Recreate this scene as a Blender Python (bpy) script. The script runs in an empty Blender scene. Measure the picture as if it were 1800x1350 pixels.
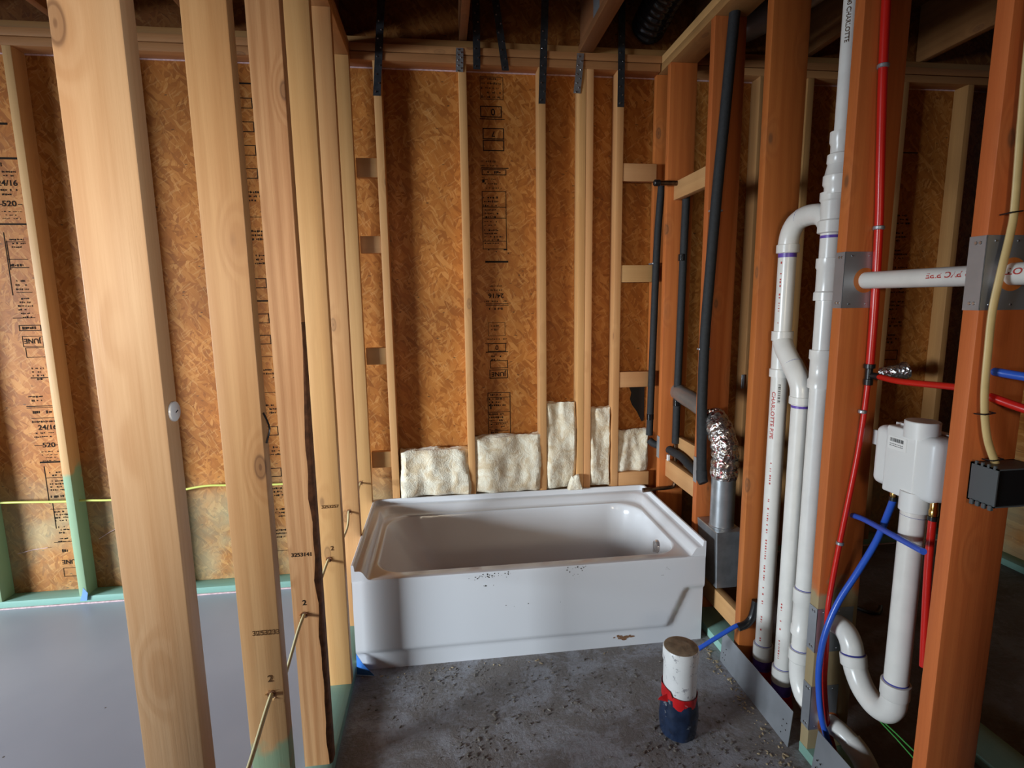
import bpy, bmesh, math, random
from mathutils import Vector, Matrix, noise

random.seed(7)
scene = bpy.context.scene
COL = scene.collection

# ------------------------------------------------------------------ camera
cam_d = bpy.data.cameras.new('camera')
cam_d.sensor_width = 36.0
cam_d.lens = 955.45 / 1800 * 36.0
cam_d.clip_start = 0.02
cam = bpy.data.objects.new('camera', cam_d)
COL.objects.link(cam)
RIGHT = Vector((0.99192137, -0.12622691, -0.01259969))
DOWN = Vector((-0.0313958, -0.14804762, -0.98848177))
FWD = Vector((0.12290765, 0.98089177, -0.15081459))
m = Matrix.Identity(4)
for i in range(3):
    m[i][0], m[i][1], m[i][2] = RIGHT[i], -DOWN[i], -FWD[i]
m[0][3], m[1][3], m[2][3] = 0.4021, -2.1373, 1.533
cam.matrix_world = m
scene.camera = cam

# ------------------------------------------------------------------ view, world, lights
scene.view_settings.view_transform = 'Standard'
scene.view_settings.look = 'None'
scene.view_settings.gamma = 1.0
scene.view_settings.use_curve_mapping = False
scene.view_settings.exposure = 0.12
scene.cycles.use_denoising = True
scene.cycles.max_bounces = 8
scene.cycles.diffuse_bounces = 4
scene.cycles.use_adaptive_sampling = True
scene.cycles.adaptive_threshold = 0.025
scene.cycles.sample_clamp_indirect = 4.0

world = bpy.data.worlds.new('overcast_sky')
scene.world = world
world.use_nodes = True
bg = world.node_tree.nodes['Background']
bg.inputs['Color'].default_value = (0.62, 0.78, 1.0, 1)
bg.inputs['Strength'].default_value = 0.05


def area(name, loc, direction, sx, sy, power, color, spread=180):
    d = bpy.data.lights.new(name, 'AREA')
    d.shape = 'RECTANGLE'
    d.size, d.size_y = sx, sy
    d.energy = power
    d.color = color
    d.spread = math.radians(spread)
    o = bpy.data.objects.new(name, d)
    COL.objects.link(o)
    o.location = loc
    o.rotation_euler = Vector(direction).to_track_quat('-Z', 'Y').to_euler()
    return o


# daylight coming in at the window of the left room
area('window_daylight', (-6.10, -2.7, 1.35), (1, 0.60, -0.22), 2.0, 1.1, 96, (0.80, 0.91, 1.0), 57)
# warm work lamp inferred behind the camera, with an unseen fill added beside it
area('work_lamp', (-0.75, -2.95, 1.70), (0.36, 1, -0.05), 0.5, 0.3, 1.35, (1.0, 0.87, 0.68), 45)
area('unseen_warm_fill', (0.45, -3.5, 1.60), (0.20, 1, -0.07), 0.5, 0.3, 1.5, (1.0, 0.86, 0.66), 46)  # unseen warm fill added to brighten the right wall, basin and vent
# weak daylight from the hall on the other side
area('hall_daylight', (1.50, -4.0, 1.6), (-1.55, 2.8, -0.02), 0.7, 0.7, 1.35, (0.88, 0.94, 1.0), 32)


# ------------------------------------------------------------------ node helpers
def new_mat(name):
    mt = bpy.data.materials.new(name)
    mt.use_nodes = True
    nt = mt.node_tree
    return mt, nt, nt.nodes['Principled BSDF']


def nd(nt, typ, **kw):
    n = nt.nodes.new(typ)
    for k, v in kw.items():
        if k.startswith('i_'):
            key = k[2:].replace('__', ' ')
            key = int(key) if key.isdigit() else key
            s = n.inputs[key]
            if hasattr(v, 'is_output') or isinstance(v, bpy.types.NodeSocket):
                nt.links.new(v, s)
            else:
                s.default_value = v
        else:
            setattr(n, k, v)
    return n


def mix(nt, f, a, b, blend='MIX'):
    n = nt.nodes.new('ShaderNodeMix')
    n.data_type = 'RGBA'
    n.blend_type = blend
    for s, v in ((n.inputs[0], f), (n.inputs[6], a), (n.inputs[7], b)):
        if isinstance(v, bpy.types.NodeSocket):
            nt.links.new(v, s)
        else:
            s.default_value = v if not isinstance(v, tuple) or len(v) == 4 else (*v, 1)
    return n.outputs[2]


def mth(nt, op, a, b=None, c=None, clamp=False):
    n = nt.nodes.new('ShaderNodeMath')
    n.operation = op
    n.use_clamp = clamp
    for s, v in zip(n.inputs, (a, b, c)):
        if v is None:
            continue
        if isinstance(v, bpy.types.NodeSocket):
            nt.links.new(v, s)
        else:
            s.default_value = v
    return n.outputs[0]


def rng(nt, v, a, b, c=0.0, d=1.0, smooth=True):
    n = nt.nodes.new('ShaderNodeMapRange')
    n.interpolation_type = 'SMOOTHSTEP' if smooth else 'LINEAR'
    nt.links.new(v, n.inputs[0])
    for i, x in enumerate((a, b, c, d)):
        n.inputs[i + 1].default_value = x
    return n.outputs[0]


def mapping(nt, vec, loc=(0, 0, 0), rot=(0, 0, 0), scale=(1, 1, 1)):
    n = nt.nodes.new('ShaderNodeMapping')
    nt.links.new(vec, n.inputs[0])
    n.inputs['Location'].default_value = loc
    n.inputs['Rotation'].default_value = rot
    n.inputs['Scale'].default_value = scale
    return n.outputs[0]


def bump(nt, bsdf, h, strength, dist=0.002):
    b = nt.nodes.new('ShaderNodeBump')
    b.inputs['Strength'].default_value = strength
    b.inputs['Distance'].default_value = dist
    nt.links.new(h, b.inputs['Height'])
    nt.links.new(b.outputs[0], bsdf.inputs['Normal'])


def sock(nt, v):
    return v


# ------------------------------------------------------------------ materials
def wood(name, light, dark, green=0.0, rings=26.0, knots=1.0, rough=0.5, strength=0.55, amount=0.75):
    """sawn softwood, grain along local Z"""
    mt, nt, b = new_mat(name)
    tc = nd(nt, 'ShaderNodeTexCoord').outputs['Object']
    rnd = nd(nt, 'ShaderNodeObjectInfo').outputs['Random']
    off = nd(nt, 'ShaderNodeCombineXYZ', i_0=mth(nt, 'MULTIPLY', rnd, 3.7), i_1=mth(nt, 'MULTIPLY', rnd, 7.3),
             i_2=mth(nt, 'MULTIPLY', rnd, 41.0)).outputs[0]
    p = nd(nt, 'ShaderNodeVectorMath', operation='ADD', i_0=tc, i_1=off).outputs[0]
    # knots
    kv = nd(nt, 'ShaderNodeTexVoronoi', i_Scale=1.0, i_Vector=mapping(nt, p, scale=(9.0, 9.0, 4.0)))
    kd = kv.outputs['Distance']
    ksel = rng(nt, nd(nt, 'ShaderNodeSeparateColor', i_0=kv.outputs['Color']).outputs[0], 0.60, 0.63)
    kmask = mth(nt, 'MULTIPLY', mth(nt, 'MULTIPLY', rng(nt, kd, 0.15, 0.09), ksel), knots)
    khalo = mth(nt, 'MULTIPLY', mth(nt, 'MULTIPLY', rng(nt, kd, 0.42, 0.10), ksel), knots)
    # growth rings
    warp = nd(nt, 'ShaderNodeTexNoise', i_Scale=1.0, i_Detail=2.0, i_Vector=mapping(nt, p, scale=(5, 5, 0.9)))
    wv = mth(nt, 'MULTIPLY', warp.outputs[0], 5.5)
    sx = nd(nt, 'ShaderNodeSeparateXYZ', i_0=p)
    rad = mth(nt, 'ADD', mth(nt, 'MULTIPLY', sx.outputs[0], rings * 4.2), mth(nt, 'MULTIPLY', sx.outputs[1], rings * 2.6))
    ph = mth(nt, 'ADD', mth(nt, 'ADD', rad, wv), mth(nt, 'MULTIPLY', khalo, 7.0))
    band = mth(nt, 'SINE', mth(nt, 'MULTIPLY', ph, 1.6))
    ring = rng(nt, band, -0.9, 1.0)
    fine = nd(nt, 'ShaderNodeTexNoise', i_Scale=1.0, i_Detail=5.0, i_Roughness=0.65, i_Vector=mapping(nt, p, scale=(150, 150, 4))).outputs[0]
    blotch = nd(nt, 'ShaderNodeTexNoise', i_Scale=1.0, i_Detail=2.0, i_Vector=mapping(nt, p, scale=(9, 9, 1.3))).outputs[0]
    g = mth(nt, 'ADD', mth(nt, 'MULTIPLY', ring, 0.5), mth(nt, 'MULTIPLY', rng(nt, fine, 0.3, 0.7), 0.5))
    g = mth(nt, 'MULTIPLY', g, strength)
    c = mix(nt, g, light, dark)
    c = mix(nt, mth(nt, 'MULTIPLY', rng(nt, blotch, 0.35, 0.75), 0.35), c, tuple(x * y for x, y in zip(dark, (1.05, 0.95, 0.9))))
    # each board has its own tone
    hsv = nd(nt, 'ShaderNodeHueSaturation', i_Color=c, i_Value=mth(nt, 'ADD', mth(nt, 'MULTIPLY', rnd, 0.28), 0.86),
             i_Hue=mth(nt, 'ADD', mth(nt, 'MULTIPLY', mth(nt, 'FRACT', mth(nt, 'MULTIPLY', rnd, 17.0)), -0.012), 0.505))
    c = hsv.outputs[0]
    krng = rng(nt, mth(nt, 'SINE', mth(nt, 'MULTIPLY', kd, 75.0)), 0.0, 1.0)
    c = mix(nt, mth(nt, 'MULTIPLY', khalo, 0.22), c, (0.40, 0.17, 0.06))
    c = mix(nt, mth(nt, 'MULTIPLY', mth(nt, 'MULTIPLY', kmask, mth(nt, 'ADD', mth(nt, 'MULTIPLY', krng, 0.35), 0.45)), 1.0), c, (0.17, 0.075, 0.035))
    if green > 0:
        pos = nd(nt, 'ShaderNodeNewGeometry').outputs['Position']
        z = nd(nt, 'ShaderNodeSeparateXYZ', i_0=pos).outputs[2]
        n2 = nd(nt, 'ShaderNodeTexNoise', i_Scale=14.0, i_Detail=3.0, i_Vector=pos).outputs[0]
        zz = mth(nt, 'ADD', z, mth(nt, 'MULTIPLY', mth(nt, 'SUBTRACT', n2, 0.5), 0.22))
        f = mth(nt, 'MULTIPLY', rng(nt, zz, green + 0.03, green - 0.03), amount)
        c = mix(nt, f, c, (0.20, 0.42, 0.27))
    nt.links.new(c, b.inputs['Base Color'])
    b.inputs['Roughness'].default_value = rough
    b.inputs['Specular IOR Level'].default_value = 0.42
    bump(nt, b, mth(nt, 'ADD', mth(nt, 'MULTIPLY', fine, 0.6), mth(nt, 'MULTIPLY', ring, 0.25)), 0.35, 0.0015)
    return mt


def osb(name, tint=(1, 1, 1), green=0.0):
    """strand board: three overlapping layers of wood flakes"""
    mt, nt, b = new_mat(name)
    tc = nd(nt, 'ShaderNodeNewGeometry').outputs['Position']
    wob = nd(nt, 'ShaderNodeTexNoise', i_Scale=14.0, i_Detail=3.0, i_Vector=tc)
    wv = nd(nt, 'ShaderNodeVectorMath', operation='SCALE', i_0=wob.outputs['Color'])
    wv.inputs['Scale'].default_value = 0.03
    p = nd(nt, 'ShaderNodeVectorMath', operation='ADD', i_0=tc, i_1=wv.outputs[0]).outputs[0]
    ramps = []
    hs = []
    for k, (ang, sc, seed) in enumerate(((0.25, 1.0, 0), (1.25, 1.2, 3.1), (2.3, 0.9, 7.7))):
        v = mapping(nt, p, loc=(seed, seed * 0.7, seed * 1.3), rot=(0, ang, 0))
        v = mapping(nt, v, scale=(15 * sc, 0.02, 62 * sc))
        vo = nd(nt, 'ShaderNodeTexVoronoi', i_Scale=1.0, i_Vector=v, i_Randomness=1.0)
        col = nd(nt, 'ShaderNodeSeparateColor', i_0=vo.outputs['Color'])
        fib = nd(nt, 'ShaderNodeTexNoise', i_Scale=1.0, i_Detail=3.0, i_Vector=mapping(nt, v, scale=(0.9, 1, 7.0))).outputs[0]
        cr = nd(nt, 'ShaderNodeValToRGB', i_0=mth(nt, 'ADD', mth(nt, 'MULTIPLY', col.outputs[0], 0.72), mth(nt, 'MULTIPLY', fib, 0.34)))
        e = cr.color_ramp.elements
        e[0].position, e[0].color = 0.08, (0.31, 0.104, 0.018, 1)
        e[1].position, e[1].color = 0.95, (0.62, 0.290, 0.083, 1)
        m1 = e.new(0.45)
        m1.color = (0.44, 0.158, 0.029, 1)
        m2 = e.new(0.72)
        m2.color = (0.51, 0.205, 0.044, 1)
        ramps.append((cr.outputs[0], col.outputs[1], col.outputs[2], vo.outputs['Distance']))
        hs.append(mth(nt, 'ADD', col.outputs[2], mth(nt, 'MULTIPLY', fib, 0.3)))
    c, h = ramps[0][0], hs[0]
    for k in (1, 2):
        f = rng(nt, ramps[k][1], 0.46, 0.54)
        c = mix(nt, f, c, ramps[k][0])
        h = mth(nt, 'ADD', mth(nt, 'MULTIPLY', h, mth(nt, 'SUBTRACT', 1.0, f)), mth(nt, 'MULTIPLY', hs[k], f))
    # thin pale strands
    for ang, sd in ((0.6, 1.7), (2.0, 5.3)):
        st = nd(nt, 'ShaderNodeTexVoronoi', i_Scale=1.0, i_Vector=mapping(nt, mapping(nt, p, loc=(sd, sd, sd), rot=(0, ang, 0)), scale=(13, 0.02, 120)))
        sel = rng(nt, nd(nt, 'ShaderNodeSeparateColor', i_0=st.outputs['Color']).outputs[1], 0.80, 0.86)
        c = mix(nt, mth(nt, 'MULTIPLY', mth(nt, 'MULTIPLY', rng(nt, st.outputs['Distance'], 0.5, 0.25), sel), 0.4), c, (0.66, 0.36, 0.13))
    # small dark splinters
    sp = nd(nt, 'ShaderNodeTexVoronoi', i_Scale=1.0, i_Vector=mapping(nt, p, rot=(0, 0.9, 0), scale=(22, 0.02, 60)))
    sm = mth(nt, 'MULTIPLY', rng(nt, sp.outputs['Distance'], 0.22, 0.10),
             rng(nt, nd(nt, 'ShaderNodeSeparateColor', i_0=sp.outputs['Color']).outputs[0], 0.86, 0.9))
    c = mix(nt, mth(nt, 'MULTIPLY', sm, 0.8), c, (0.09, 0.045, 0.018))
    big = nd(nt, 'ShaderNodeTexNoise', i_Scale=2.2, i_Detail=2.0, i_Vector=tc).outputs[0]
    c = mix(nt, 0.8, c, nd(nt, 'ShaderNodeHueSaturation', i_Color=c, i_Value=rng(nt, big, 0.3, 0.7, 0.72, 1.05)).outputs[0])
    c = mix(nt, 1.0, c, (*tint, 1), 'MULTIPLY')
    if green > 0:
        z = nd(nt, 'ShaderNodeSeparateXYZ', i_0=tc).outputs[2]
        n2 = nd(nt, 'ShaderNodeTexNoise', i_Scale=4.0, i_Detail=4.0, i_Vector=tc).outputs[0]
        zz = mth(nt, 'ADD', z, mth(nt, 'MULTIPLY', mth(nt, 'SUBTRACT', n2, 0.5), 0.7))
        f = mth(nt, 'MULTIPLY', rng(nt, zz, green + 0.14, green - 0.16), rng(nt, n2, 0.3, 0.65, 0.05, 0.42))
        c = mix(nt, f, c, (0.33, 0.45, 0.30))
    nt.links.new(c, b.inputs['Base Color'])
    b.inputs['Roughness'].default_value = 0.55
    b.inputs['Specular IOR Level'].default_value = 0.3
    bump(nt, b, h, 0.5, 0.003)
    return mt


def plain(name, color, rough=0.5, metal=0.0, spec=0.5, noise_amt=0.0, noise_scale=30.0, bump_s=0.0, bump_scale=120.0, coat=0.0,
          dirt=None, dirt_lo=0.62, dirt_scale=18.0):
    mt, nt, b = new_mat(name)
    pos = nd(nt, 'ShaderNodeTexCoord').outputs['Object']
    c = (*color, 1)
    if noise_amt or dirt:
        n = nd(nt, 'ShaderNodeTexNoise', i_Scale=noise_scale, i_Detail=4.0, i_Vector=pos).outputs[0]
        d2 = tuple(x * (1 - noise_amt) for x in color)
        c = mix(nt, rng(nt, n, 0.35, 0.7), (*color, 1), (*d2, 1))
        if dirt:
            n2 = nd(nt, 'ShaderNodeTexNoise', i_Scale=dirt_scale, i_Detail=6.0, i_Roughness=0.7, i_Vector=pos).outputs[0]
            c = mix(nt, rng(nt, n2, dirt_lo, dirt_lo + 0.08), c, (*dirt, 1))
        nt.links.new(c, b.inputs['Base Color'])
    else:
        b.inputs['Base Color'].default_value = c
    b.inputs['Roughness'].default_value = rough
    b.inputs['Metallic'].default_value = metal
    b.inputs['Specular IOR Level'].default_value = spec
    b.inputs['Coat Weight'].default_value = coat
    if bump_s:
        nb = nd(nt, 'ShaderNodeTexNoise', i_Scale=bump_scale, i_Detail=4.0, i_Vector=pos).outputs[0]
        bump(nt, b, nb, bump_s, 0.002)
    return mt


def concrete():
    mt, nt, b = new_mat('concrete_slab')
    pos = nd(nt, 'ShaderNodeNewGeometry').outputs['Position']
    x = nd(nt, 'ShaderNodeSeparateXYZ', i_0=pos).outputs[0]
    n1 = nd(nt, 'ShaderNodeTexNoise', i_Scale=1.6, i_Detail=3.0, i_Vector=pos).outputs[0]
    n2 = nd(nt, 'ShaderNodeTexNoise', i_Scale=5.0, i_Detail=8.0, i_Roughness=0.72, i_Distortion=0.5, i_Vector=pos).outputs[0]
    n3 = nd(nt, 'ShaderNodeTexNoise', i_Scale=55.0, i_Detail=6.0, i_Roughness=0.72, i_Vector=pos).outputs[0]
    base = mix(nt, rng(nt, n1, 0.3, 0.7), (0.335, 0.35, 0.41), (0.385, 0.40, 0.46))
    # tracked-in mud in the bathroom and beyond it
    inside = rng(nt, x, -0.02, 0.03)
    mud = mth(nt, 'MULTIPLY', inside, rng(nt, mth(nt, 'ADD', mth(nt, 'MULTIPLY', n2, 0.8), mth(nt, 'MULTIPLY', n3, 0.3)), 0.46, 0.62))
    c = mix(nt, mth(nt, 'MULTIPLY', inside, 0.42), base, (0.25, 0.215, 0.185))
    c = mix(nt, mth(nt, 'MULTIPLY', mud, 0.75), c, (0.15, 0.118, 0.092))
    scr = nd(nt, 'ShaderNodeTexNoise', i_Scale=1.0, i_Detail=5.0, i_Roughness=0.7, i_Vector=mapping(nt, pos, rot=(0, 0, 0.75), scale=(9, 95, 1))).outputs[0]
    scm = mth(nt, 'MULTIPLY', mth(nt, 'MULTIPLY', inside, rng(nt, scr, 0.55, 0.68)), rng(nt, n1, 0.42, 0.6))
    c = mix(nt, mth(nt, 'MULTIPLY', scm, 0.55), c, (0.36, 0.325, 0.285))
    fleck = mth(nt, 'MULTIPLY', inside, rng(nt, n3, 0.66, 0.72))
    c = mix(nt, mth(nt, 'MULTIPLY', fleck, 0.6), c, (0.40, 0.35, 0.29))
    spk = nd(nt, 'ShaderNodeTexVoronoi', i_Scale=9.0, i_Vector=pos)
    c = mix(nt, rng(nt, spk.outputs['Distance'], 0.045, 0.03), c, (0.10, 0.09, 0.08))
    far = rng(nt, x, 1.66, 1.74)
    c = mix(nt, mth(nt, 'MULTIPLY', far, 0.7), c, (0.10, 0.065, 0.045))  # laundry slab browner, with the room's dimness put into its colour
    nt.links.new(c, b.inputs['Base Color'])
    r = mth(nt, 'ADD', mth(nt, 'MULTIPLY', mud, 0.18), 0.42)
    nt.links.new(r, b.inputs['Roughness'])
    h = mth(nt, 'ADD', mth(nt, 'ADD', mth(nt, 'MULTIPLY', scm, 0.5), mth(nt, 'MULTIPLY', mth(nt, 'MULTIPLY', n3, inside), 1.1)), mth(nt, 'MULTIPLY', mth(nt, 'MULTIPLY', n2, inside), 1.6))
    bump(nt, b, h, 0.8, 0.007)
    return mt


def tub_mat():
    mt, nt, b = new_mat('white_enamel')
    pos = nd(nt, 'ShaderNodeTexCoord').outputs['Object']
    n = nd(nt, 'ShaderNodeTexNoise', i_Scale=55.0, i_Detail=6.0, i_Roughness=0.7, i_Vector=pos).outputs[0]
    n0 = nd(nt, 'ShaderNodeTexNoise', i_Scale=5.0, i_Detail=2.0, i_Vector=pos).outputs[0]
    f = mth(nt, 'MULTIPLY', rng(nt, n, 0.66, 0.72), rng(nt, n0, 0.52, 0.66))
    z = nd(nt, 'ShaderNodeSeparateXYZ', i_0=pos).outputs[2]
    f = mth(nt, 'MULTIPLY', f, rng(nt, z, 0.30, 0.40))
    c = mix(nt, mth(nt, 'MULTIPLY', f, 0.55), (0.74, 0.745, 0.765, 1), (0.30, 0.25, 0.20, 1))
    nt.links.new(c, b.inputs['Base Color'])
    b.inputs['Roughness'].default_value = 0.16
    b.inputs['Specular IOR Level'].default_value = 0.5
    return mt


def foil():
    mt, nt, b = new_mat('printed_foil')
    pos = nd(nt, 'ShaderNodeTexCoord').outputs['Object']
    n = nd(nt, 'ShaderNodeTexNoise', i_Scale=38.0, i_Detail=5.0, i_Distortion=1.5, i_Vector=pos).outputs[0]
    v = nd(nt, 'ShaderNodeTexVoronoi', i_Scale=55.0, i_Vector=pos)
    red = rng(nt, n, 0.56, 0.60)
    c = mix(nt, mth(nt, 'MULTIPLY', red, 0.85), (0.78, 0.77, 0.76, 1), (0.38, 0.05, 0.045, 1))
    nt.links.new(c, b.inputs['Base Color'])
    b.inputs['Metallic'].default_value = 0.95
    b.inputs['Roughness'].default_value = 0.22
    bump(nt, b, mth(nt, 'ADD', v.outputs['Distance'], n), 0.9, 0.006)
    return mt


def fibre():
    mt, nt, b = new_mat('glass_wool')
    pos = nd(nt, 'ShaderNodeTexCoord').outputs['Object']
    n = nd(nt, 'ShaderNodeTexNoise', i_Scale=16.0, i_Detail=6.0, i_Roughness=0.6, i_Distortion=1.0, i_Vector=pos).outputs[0]
    n2 = nd(nt, 'ShaderNodeTexNoise', i_Scale=140.0, i_Detail=3.0, i_Vector=pos).outputs[0]
    c = mix(nt, rng(nt, n, 0.35, 0.7), (0.83, 0.77, 0.62, 1), (0.64, 0.50, 0.32, 1))
    nt.links.new(c, b.inputs['Base Color'])
    b.inputs['Roughness'].default_value = 0.95
    b.inputs['Specular IOR Level'].default_value = 0.1
    b.inputs['Sheen Weight'].default_value = 0.3
    bump(nt, b, mth(nt, 'ADD', n2, mth(nt, 'MULTIPLY', n, 2.0)), 0.5, 0.006)
    return mt


M = {}
M['stud_fir'] = wood('fir_lumber', (0.70, 0.455, 0.240), (0.54, 0.300, 0.130), rings=20, knots=1.0, rough=0.42, strength=0.7)
M['stud_fir_green'] = wood('fir_lumber_green_foot', (0.66, 0.36, 0.165), (0.46, 0.205, 0.075), green=0.47, rings=24, knots=1.0, rough=0.46)
M['stud_rough'] = wood('rough_fir_lumber', (0.68, 0.365, 0.17), (0.40, 0.165, 0.06), rings=32, knots=1.0, rough=0.5, strength=0.8)
M['stud_pale'] = wood('pale_pine_lumber', (0.72, 0.395, 0.160), (0.54, 0.255, 0.088), rings=20, knots=0.7, rough=0.5, strength=0.45)
M['stud_pale_green'] = wood('pale_pine_green_foot', (0.66, 0.38, 0.165), (0.48, 0.245, 0.092), green=0.70, rings=20, knots=0.7, rough=0.55, strength=0.45, amount=0.8)
M['stud_red'] = wood('red_fir_lumber', (0.60, 0.180, 0.043), (0.42, 0.102, 0.023), rings=22, knots=1.0, rough=0.5)
M['stud_red_green'] = wood('red_fir_green_foot', (0.60, 0.180, 0.043), (0.42, 0.102, 0.023), green=0.62, rings=22, knots=1.0, rough=0.5, amount=0.5)
M['beam'] = wood('shaded_joist_lumber', (0.30, 0.13, 0.045), (0.18, 0.072, 0.024), rings=18, knots=0.8, rough=0.6)  # joist colour lowered to carry the shade overhead
M['plate'] = wood('plate_lumber', (0.50, 0.255, 0.095), (0.34, 0.155, 0.055), rings=18, knots=0.8, rough=0.55)
M['block'] = wood('block_lumber', (0.64, 0.36, 0.15), (0.48, 0.24, 0.09), rings=18, knots=0.0, rough=0.5, strength=0.4)
M['sill'] = wood('green_treated_lumber', (0.26, 0.46, 0.385), (0.17, 0.32, 0.26), rings=18, knots=0.3, rough=0.55, strength=0.4)
M['bark'] = plain('bark_edge_wood', (0.23, 0.095, 0.04), 0.7, noise_amt=0.5, noise_scale=40, bump_s=0.7, bump_scale=60)
M['osb'] = osb('strand_board', (1.02, 0.95, 0.86), green=0.62)
M['osb_shaded'] = osb('shaded_strand_board', (0.42, 0.36, 0.30))  # same board darkened: ceiling shade put into the tint
M['concrete'] = concrete()
M['tub'] = tub_mat()
M['chrome'] = plain('chrome', (0.86, 0.86, 0.87), 0.12, 0.8)
M['pvc'] = plain('white_pvc', (0.80, 0.775, 0.725), 0.26, noise_amt=0.07, noise_scale=14, dirt=(0.42, 0.38, 0.33), dirt_lo=0.70, dirt_scale=34)
M['pvc_old'] = plain('smeared_white_pvc', (0.74, 0.73, 0.71), 0.35, noise_amt=0.08, noise_scale=14, dirt=(0.30, 0.29, 0.30), dirt_lo=0.57, dirt_scale=42)
M['primer'] = plain('purple_primer', (0.155, 0.085, 0.44), 0.35, noise_amt=0.4, noise_scale=40)
M['ink_blue'] = plain('blue_marker_ring', (0.05, 0.055, 0.33), 0.5)
M['print_red'] = plain('red_print', (0.50, 0.06, 0.05), 0.5)
M['print_black'] = plain('black_print', (0.020, 0.014, 0.010), 0.8, spec=0.08)
M['print_brown'] = plain('faded_print', (0.095, 0.045, 0.018), 0.8, spec=0.08)
M['box_white'] = plain('white_plastic', (0.80, 0.80, 0.78), 0.35)
M['sticker'] = plain('sticker_paper', (0.86, 0.85, 0.82), 0.5)
M['red_pex'] = plain('red_plastic_tube', (0.62, 0.016, 0.010), 0.28, noise_amt=0.1, noise_scale=8)
M['blue_pex'] = plain('blue_plastic_tube', (0.03, 0.115, 0.60), 0.3, noise_amt=0.1, noise_scale=8)
M['black_plastic'] = plain('black_plastic', (0.012, 0.012, 0.013), 0.3)
M['foam'] = plain('black_foam', (0.018, 0.019, 0.021), 0.75, noise_amt=0.3, noise_scale=60, bump_s=0.5, bump_scale=240)
M['tape'] = plain('black_tape', (0.010, 0.010, 0.011), 0.12)
M['bronze'] = plain('tarnished_copper', (0.15, 0.085, 0.05), 0.35, 0.85, noise_amt=0.5, noise_scale=50)
M['brass'] = plain('brass', (0.62, 0.40, 0.13), 0.22, 1.0)
M['copper'] = plain('copper', (0.50, 0.20, 0.10), 0.3, 1.0)
M['galv'] = plain('galvanised_steel', (0.50, 0.52, 0.54), 0.32, 0.75, noise_amt=0.25, noise_scale=16)
M['zinc'] = plain('zinc_plate', (0.44, 0.46, 0.49), 0.42, 0.7, noise_amt=0.12, noise_scale=12)
M['strap'] = plain('dark_steel_strap', (0.07, 0.075, 0.085), 0.45, 0.7, noise_amt=0.3, noise_scale=40)
M['nail'] = plain('nail_head', (0.55, 0.56, 0.58), 0.3, 1.0)
M['foil'] = foil()
M['wool'] = fibre()
M['flex'] = plain('black_duct_jacket', (0.02, 0.02, 0.022), 0.12, 0.3, bump_s=0.6, bump_scale=26)
M['flex_grey'] = plain('grey_duct_jacket', (0.24, 0.22, 0.20), 0.3, 0.4, bump_s=0.6, bump_scale=30)
M['cable'] = plain('cream_cable_jacket', (0.72, 0.63, 0.36), 0.4)
M['cable_yellow'] = plain('yellow_cable_jacket', (0.66, 0.68, 0.16), 0.4)
M['cable_tan'] = plain('tan_cable_jacket', (0.72, 0.53, 0.23), 0.45, noise_amt=0.1, noise_scale=20)
M['grey_box'] = plain('grey_plastic', (0.085, 0.095, 0.10), 0.45)
M['red_tape'] = plain('red_tape', (0.55, 0.012, 0.014), 0.25, noise_amt=0.3, noise_scale=30, dirt=(0.6, 0.35, 0.33), dirt_lo=0.64, dirt_scale=60)
M['blue_wrap'] = plain('dark_blue_film', (0.016, 0.028, 0.062), 0.22, noise_amt=0.5, noise_scale=22, dirt=(0.22, 0.23, 0.25), dirt_lo=0.60, dirt_scale=26, bump_s=0.8, bump_scale=22)
M['blue_film'] = plain('blue_film', (0.05, 0.20, 0.62), 0.35)
M['mud_cap'] = plain('muddy_cap', (0.34, 0.26, 0.17), 0.7, noise_amt=0.4, noise_scale=35, dirt=(0.12, 0.10, 0.08), dirt_lo=0.62, dirt_scale=24, bump_s=0.8, bump_scale=40)
M['sealer'] = plain('pink_sill_foam', (0.75, 0.52, 0.52), 0.7, noise_amt=0.3, noise_scale=60)
M['string'] = plain('green_string', (0.05, 0.30, 0.05), 0.6)
M['white_cap'] = plain('white_cap', (0.80, 0.80, 0.80), 0.3)
M['debris'] = plain('dried_mud', (0.21, 0.18, 0.15), 0.85, noise_amt=0.5, noise_scale=30)
M['chips'] = plain('wood_chips', (0.52, 0.40, 0.24), 0.8, noise_amt=0.4, noise_scale=30)
M['house_wrap'] = plain('black_membrane', (0.008, 0.008, 0.009), 0.6)
M['outside_soil'] = plain('bare_soil', (0.22, 0.18, 0.14), 0.9, noise_amt=0.3, noise_scale=3)


# ------------------------------------------------------------------ geometry helpers
def link(name, me, mat=None, parent=None, loc=None):
    o = bpy.data.objects.new(name, me)
    COL.objects.link(o)
    if name in TINY:
        o['kind'] = 'stuff'
    if mat is not None and me is not None and not me.materials:
        me.materials.append(M[mat] if isinstance(mat, str) else mat)
    if loc is not None:
        o.location = loc
    if parent is not None:
        o.parent = parent
        o.matrix_parent_inverse = Matrix.Translation(parent.location).inverted()
    return o


def root(name, loc, label=None, cat=None, group=None, kind=None):
    o = bpy.data.objects.new(name, None)
    o.empty_display_size = 0.05
    COL.objects.link(o)
    o.location = loc
    tag(o, label, cat, group, kind)
    return o


def tag(o, label=None, cat=None, group=None, kind=None):
    for k, v in (('label', label), ('category', cat), ('group', group), ('kind', kind)):
        if v:
            o[k] = v
    return o


TINY = {'nail_heads', 'nail_holes', 'bar_code', 'worn_print', 'ink_stamp', 'scrape_mark'}


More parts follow.
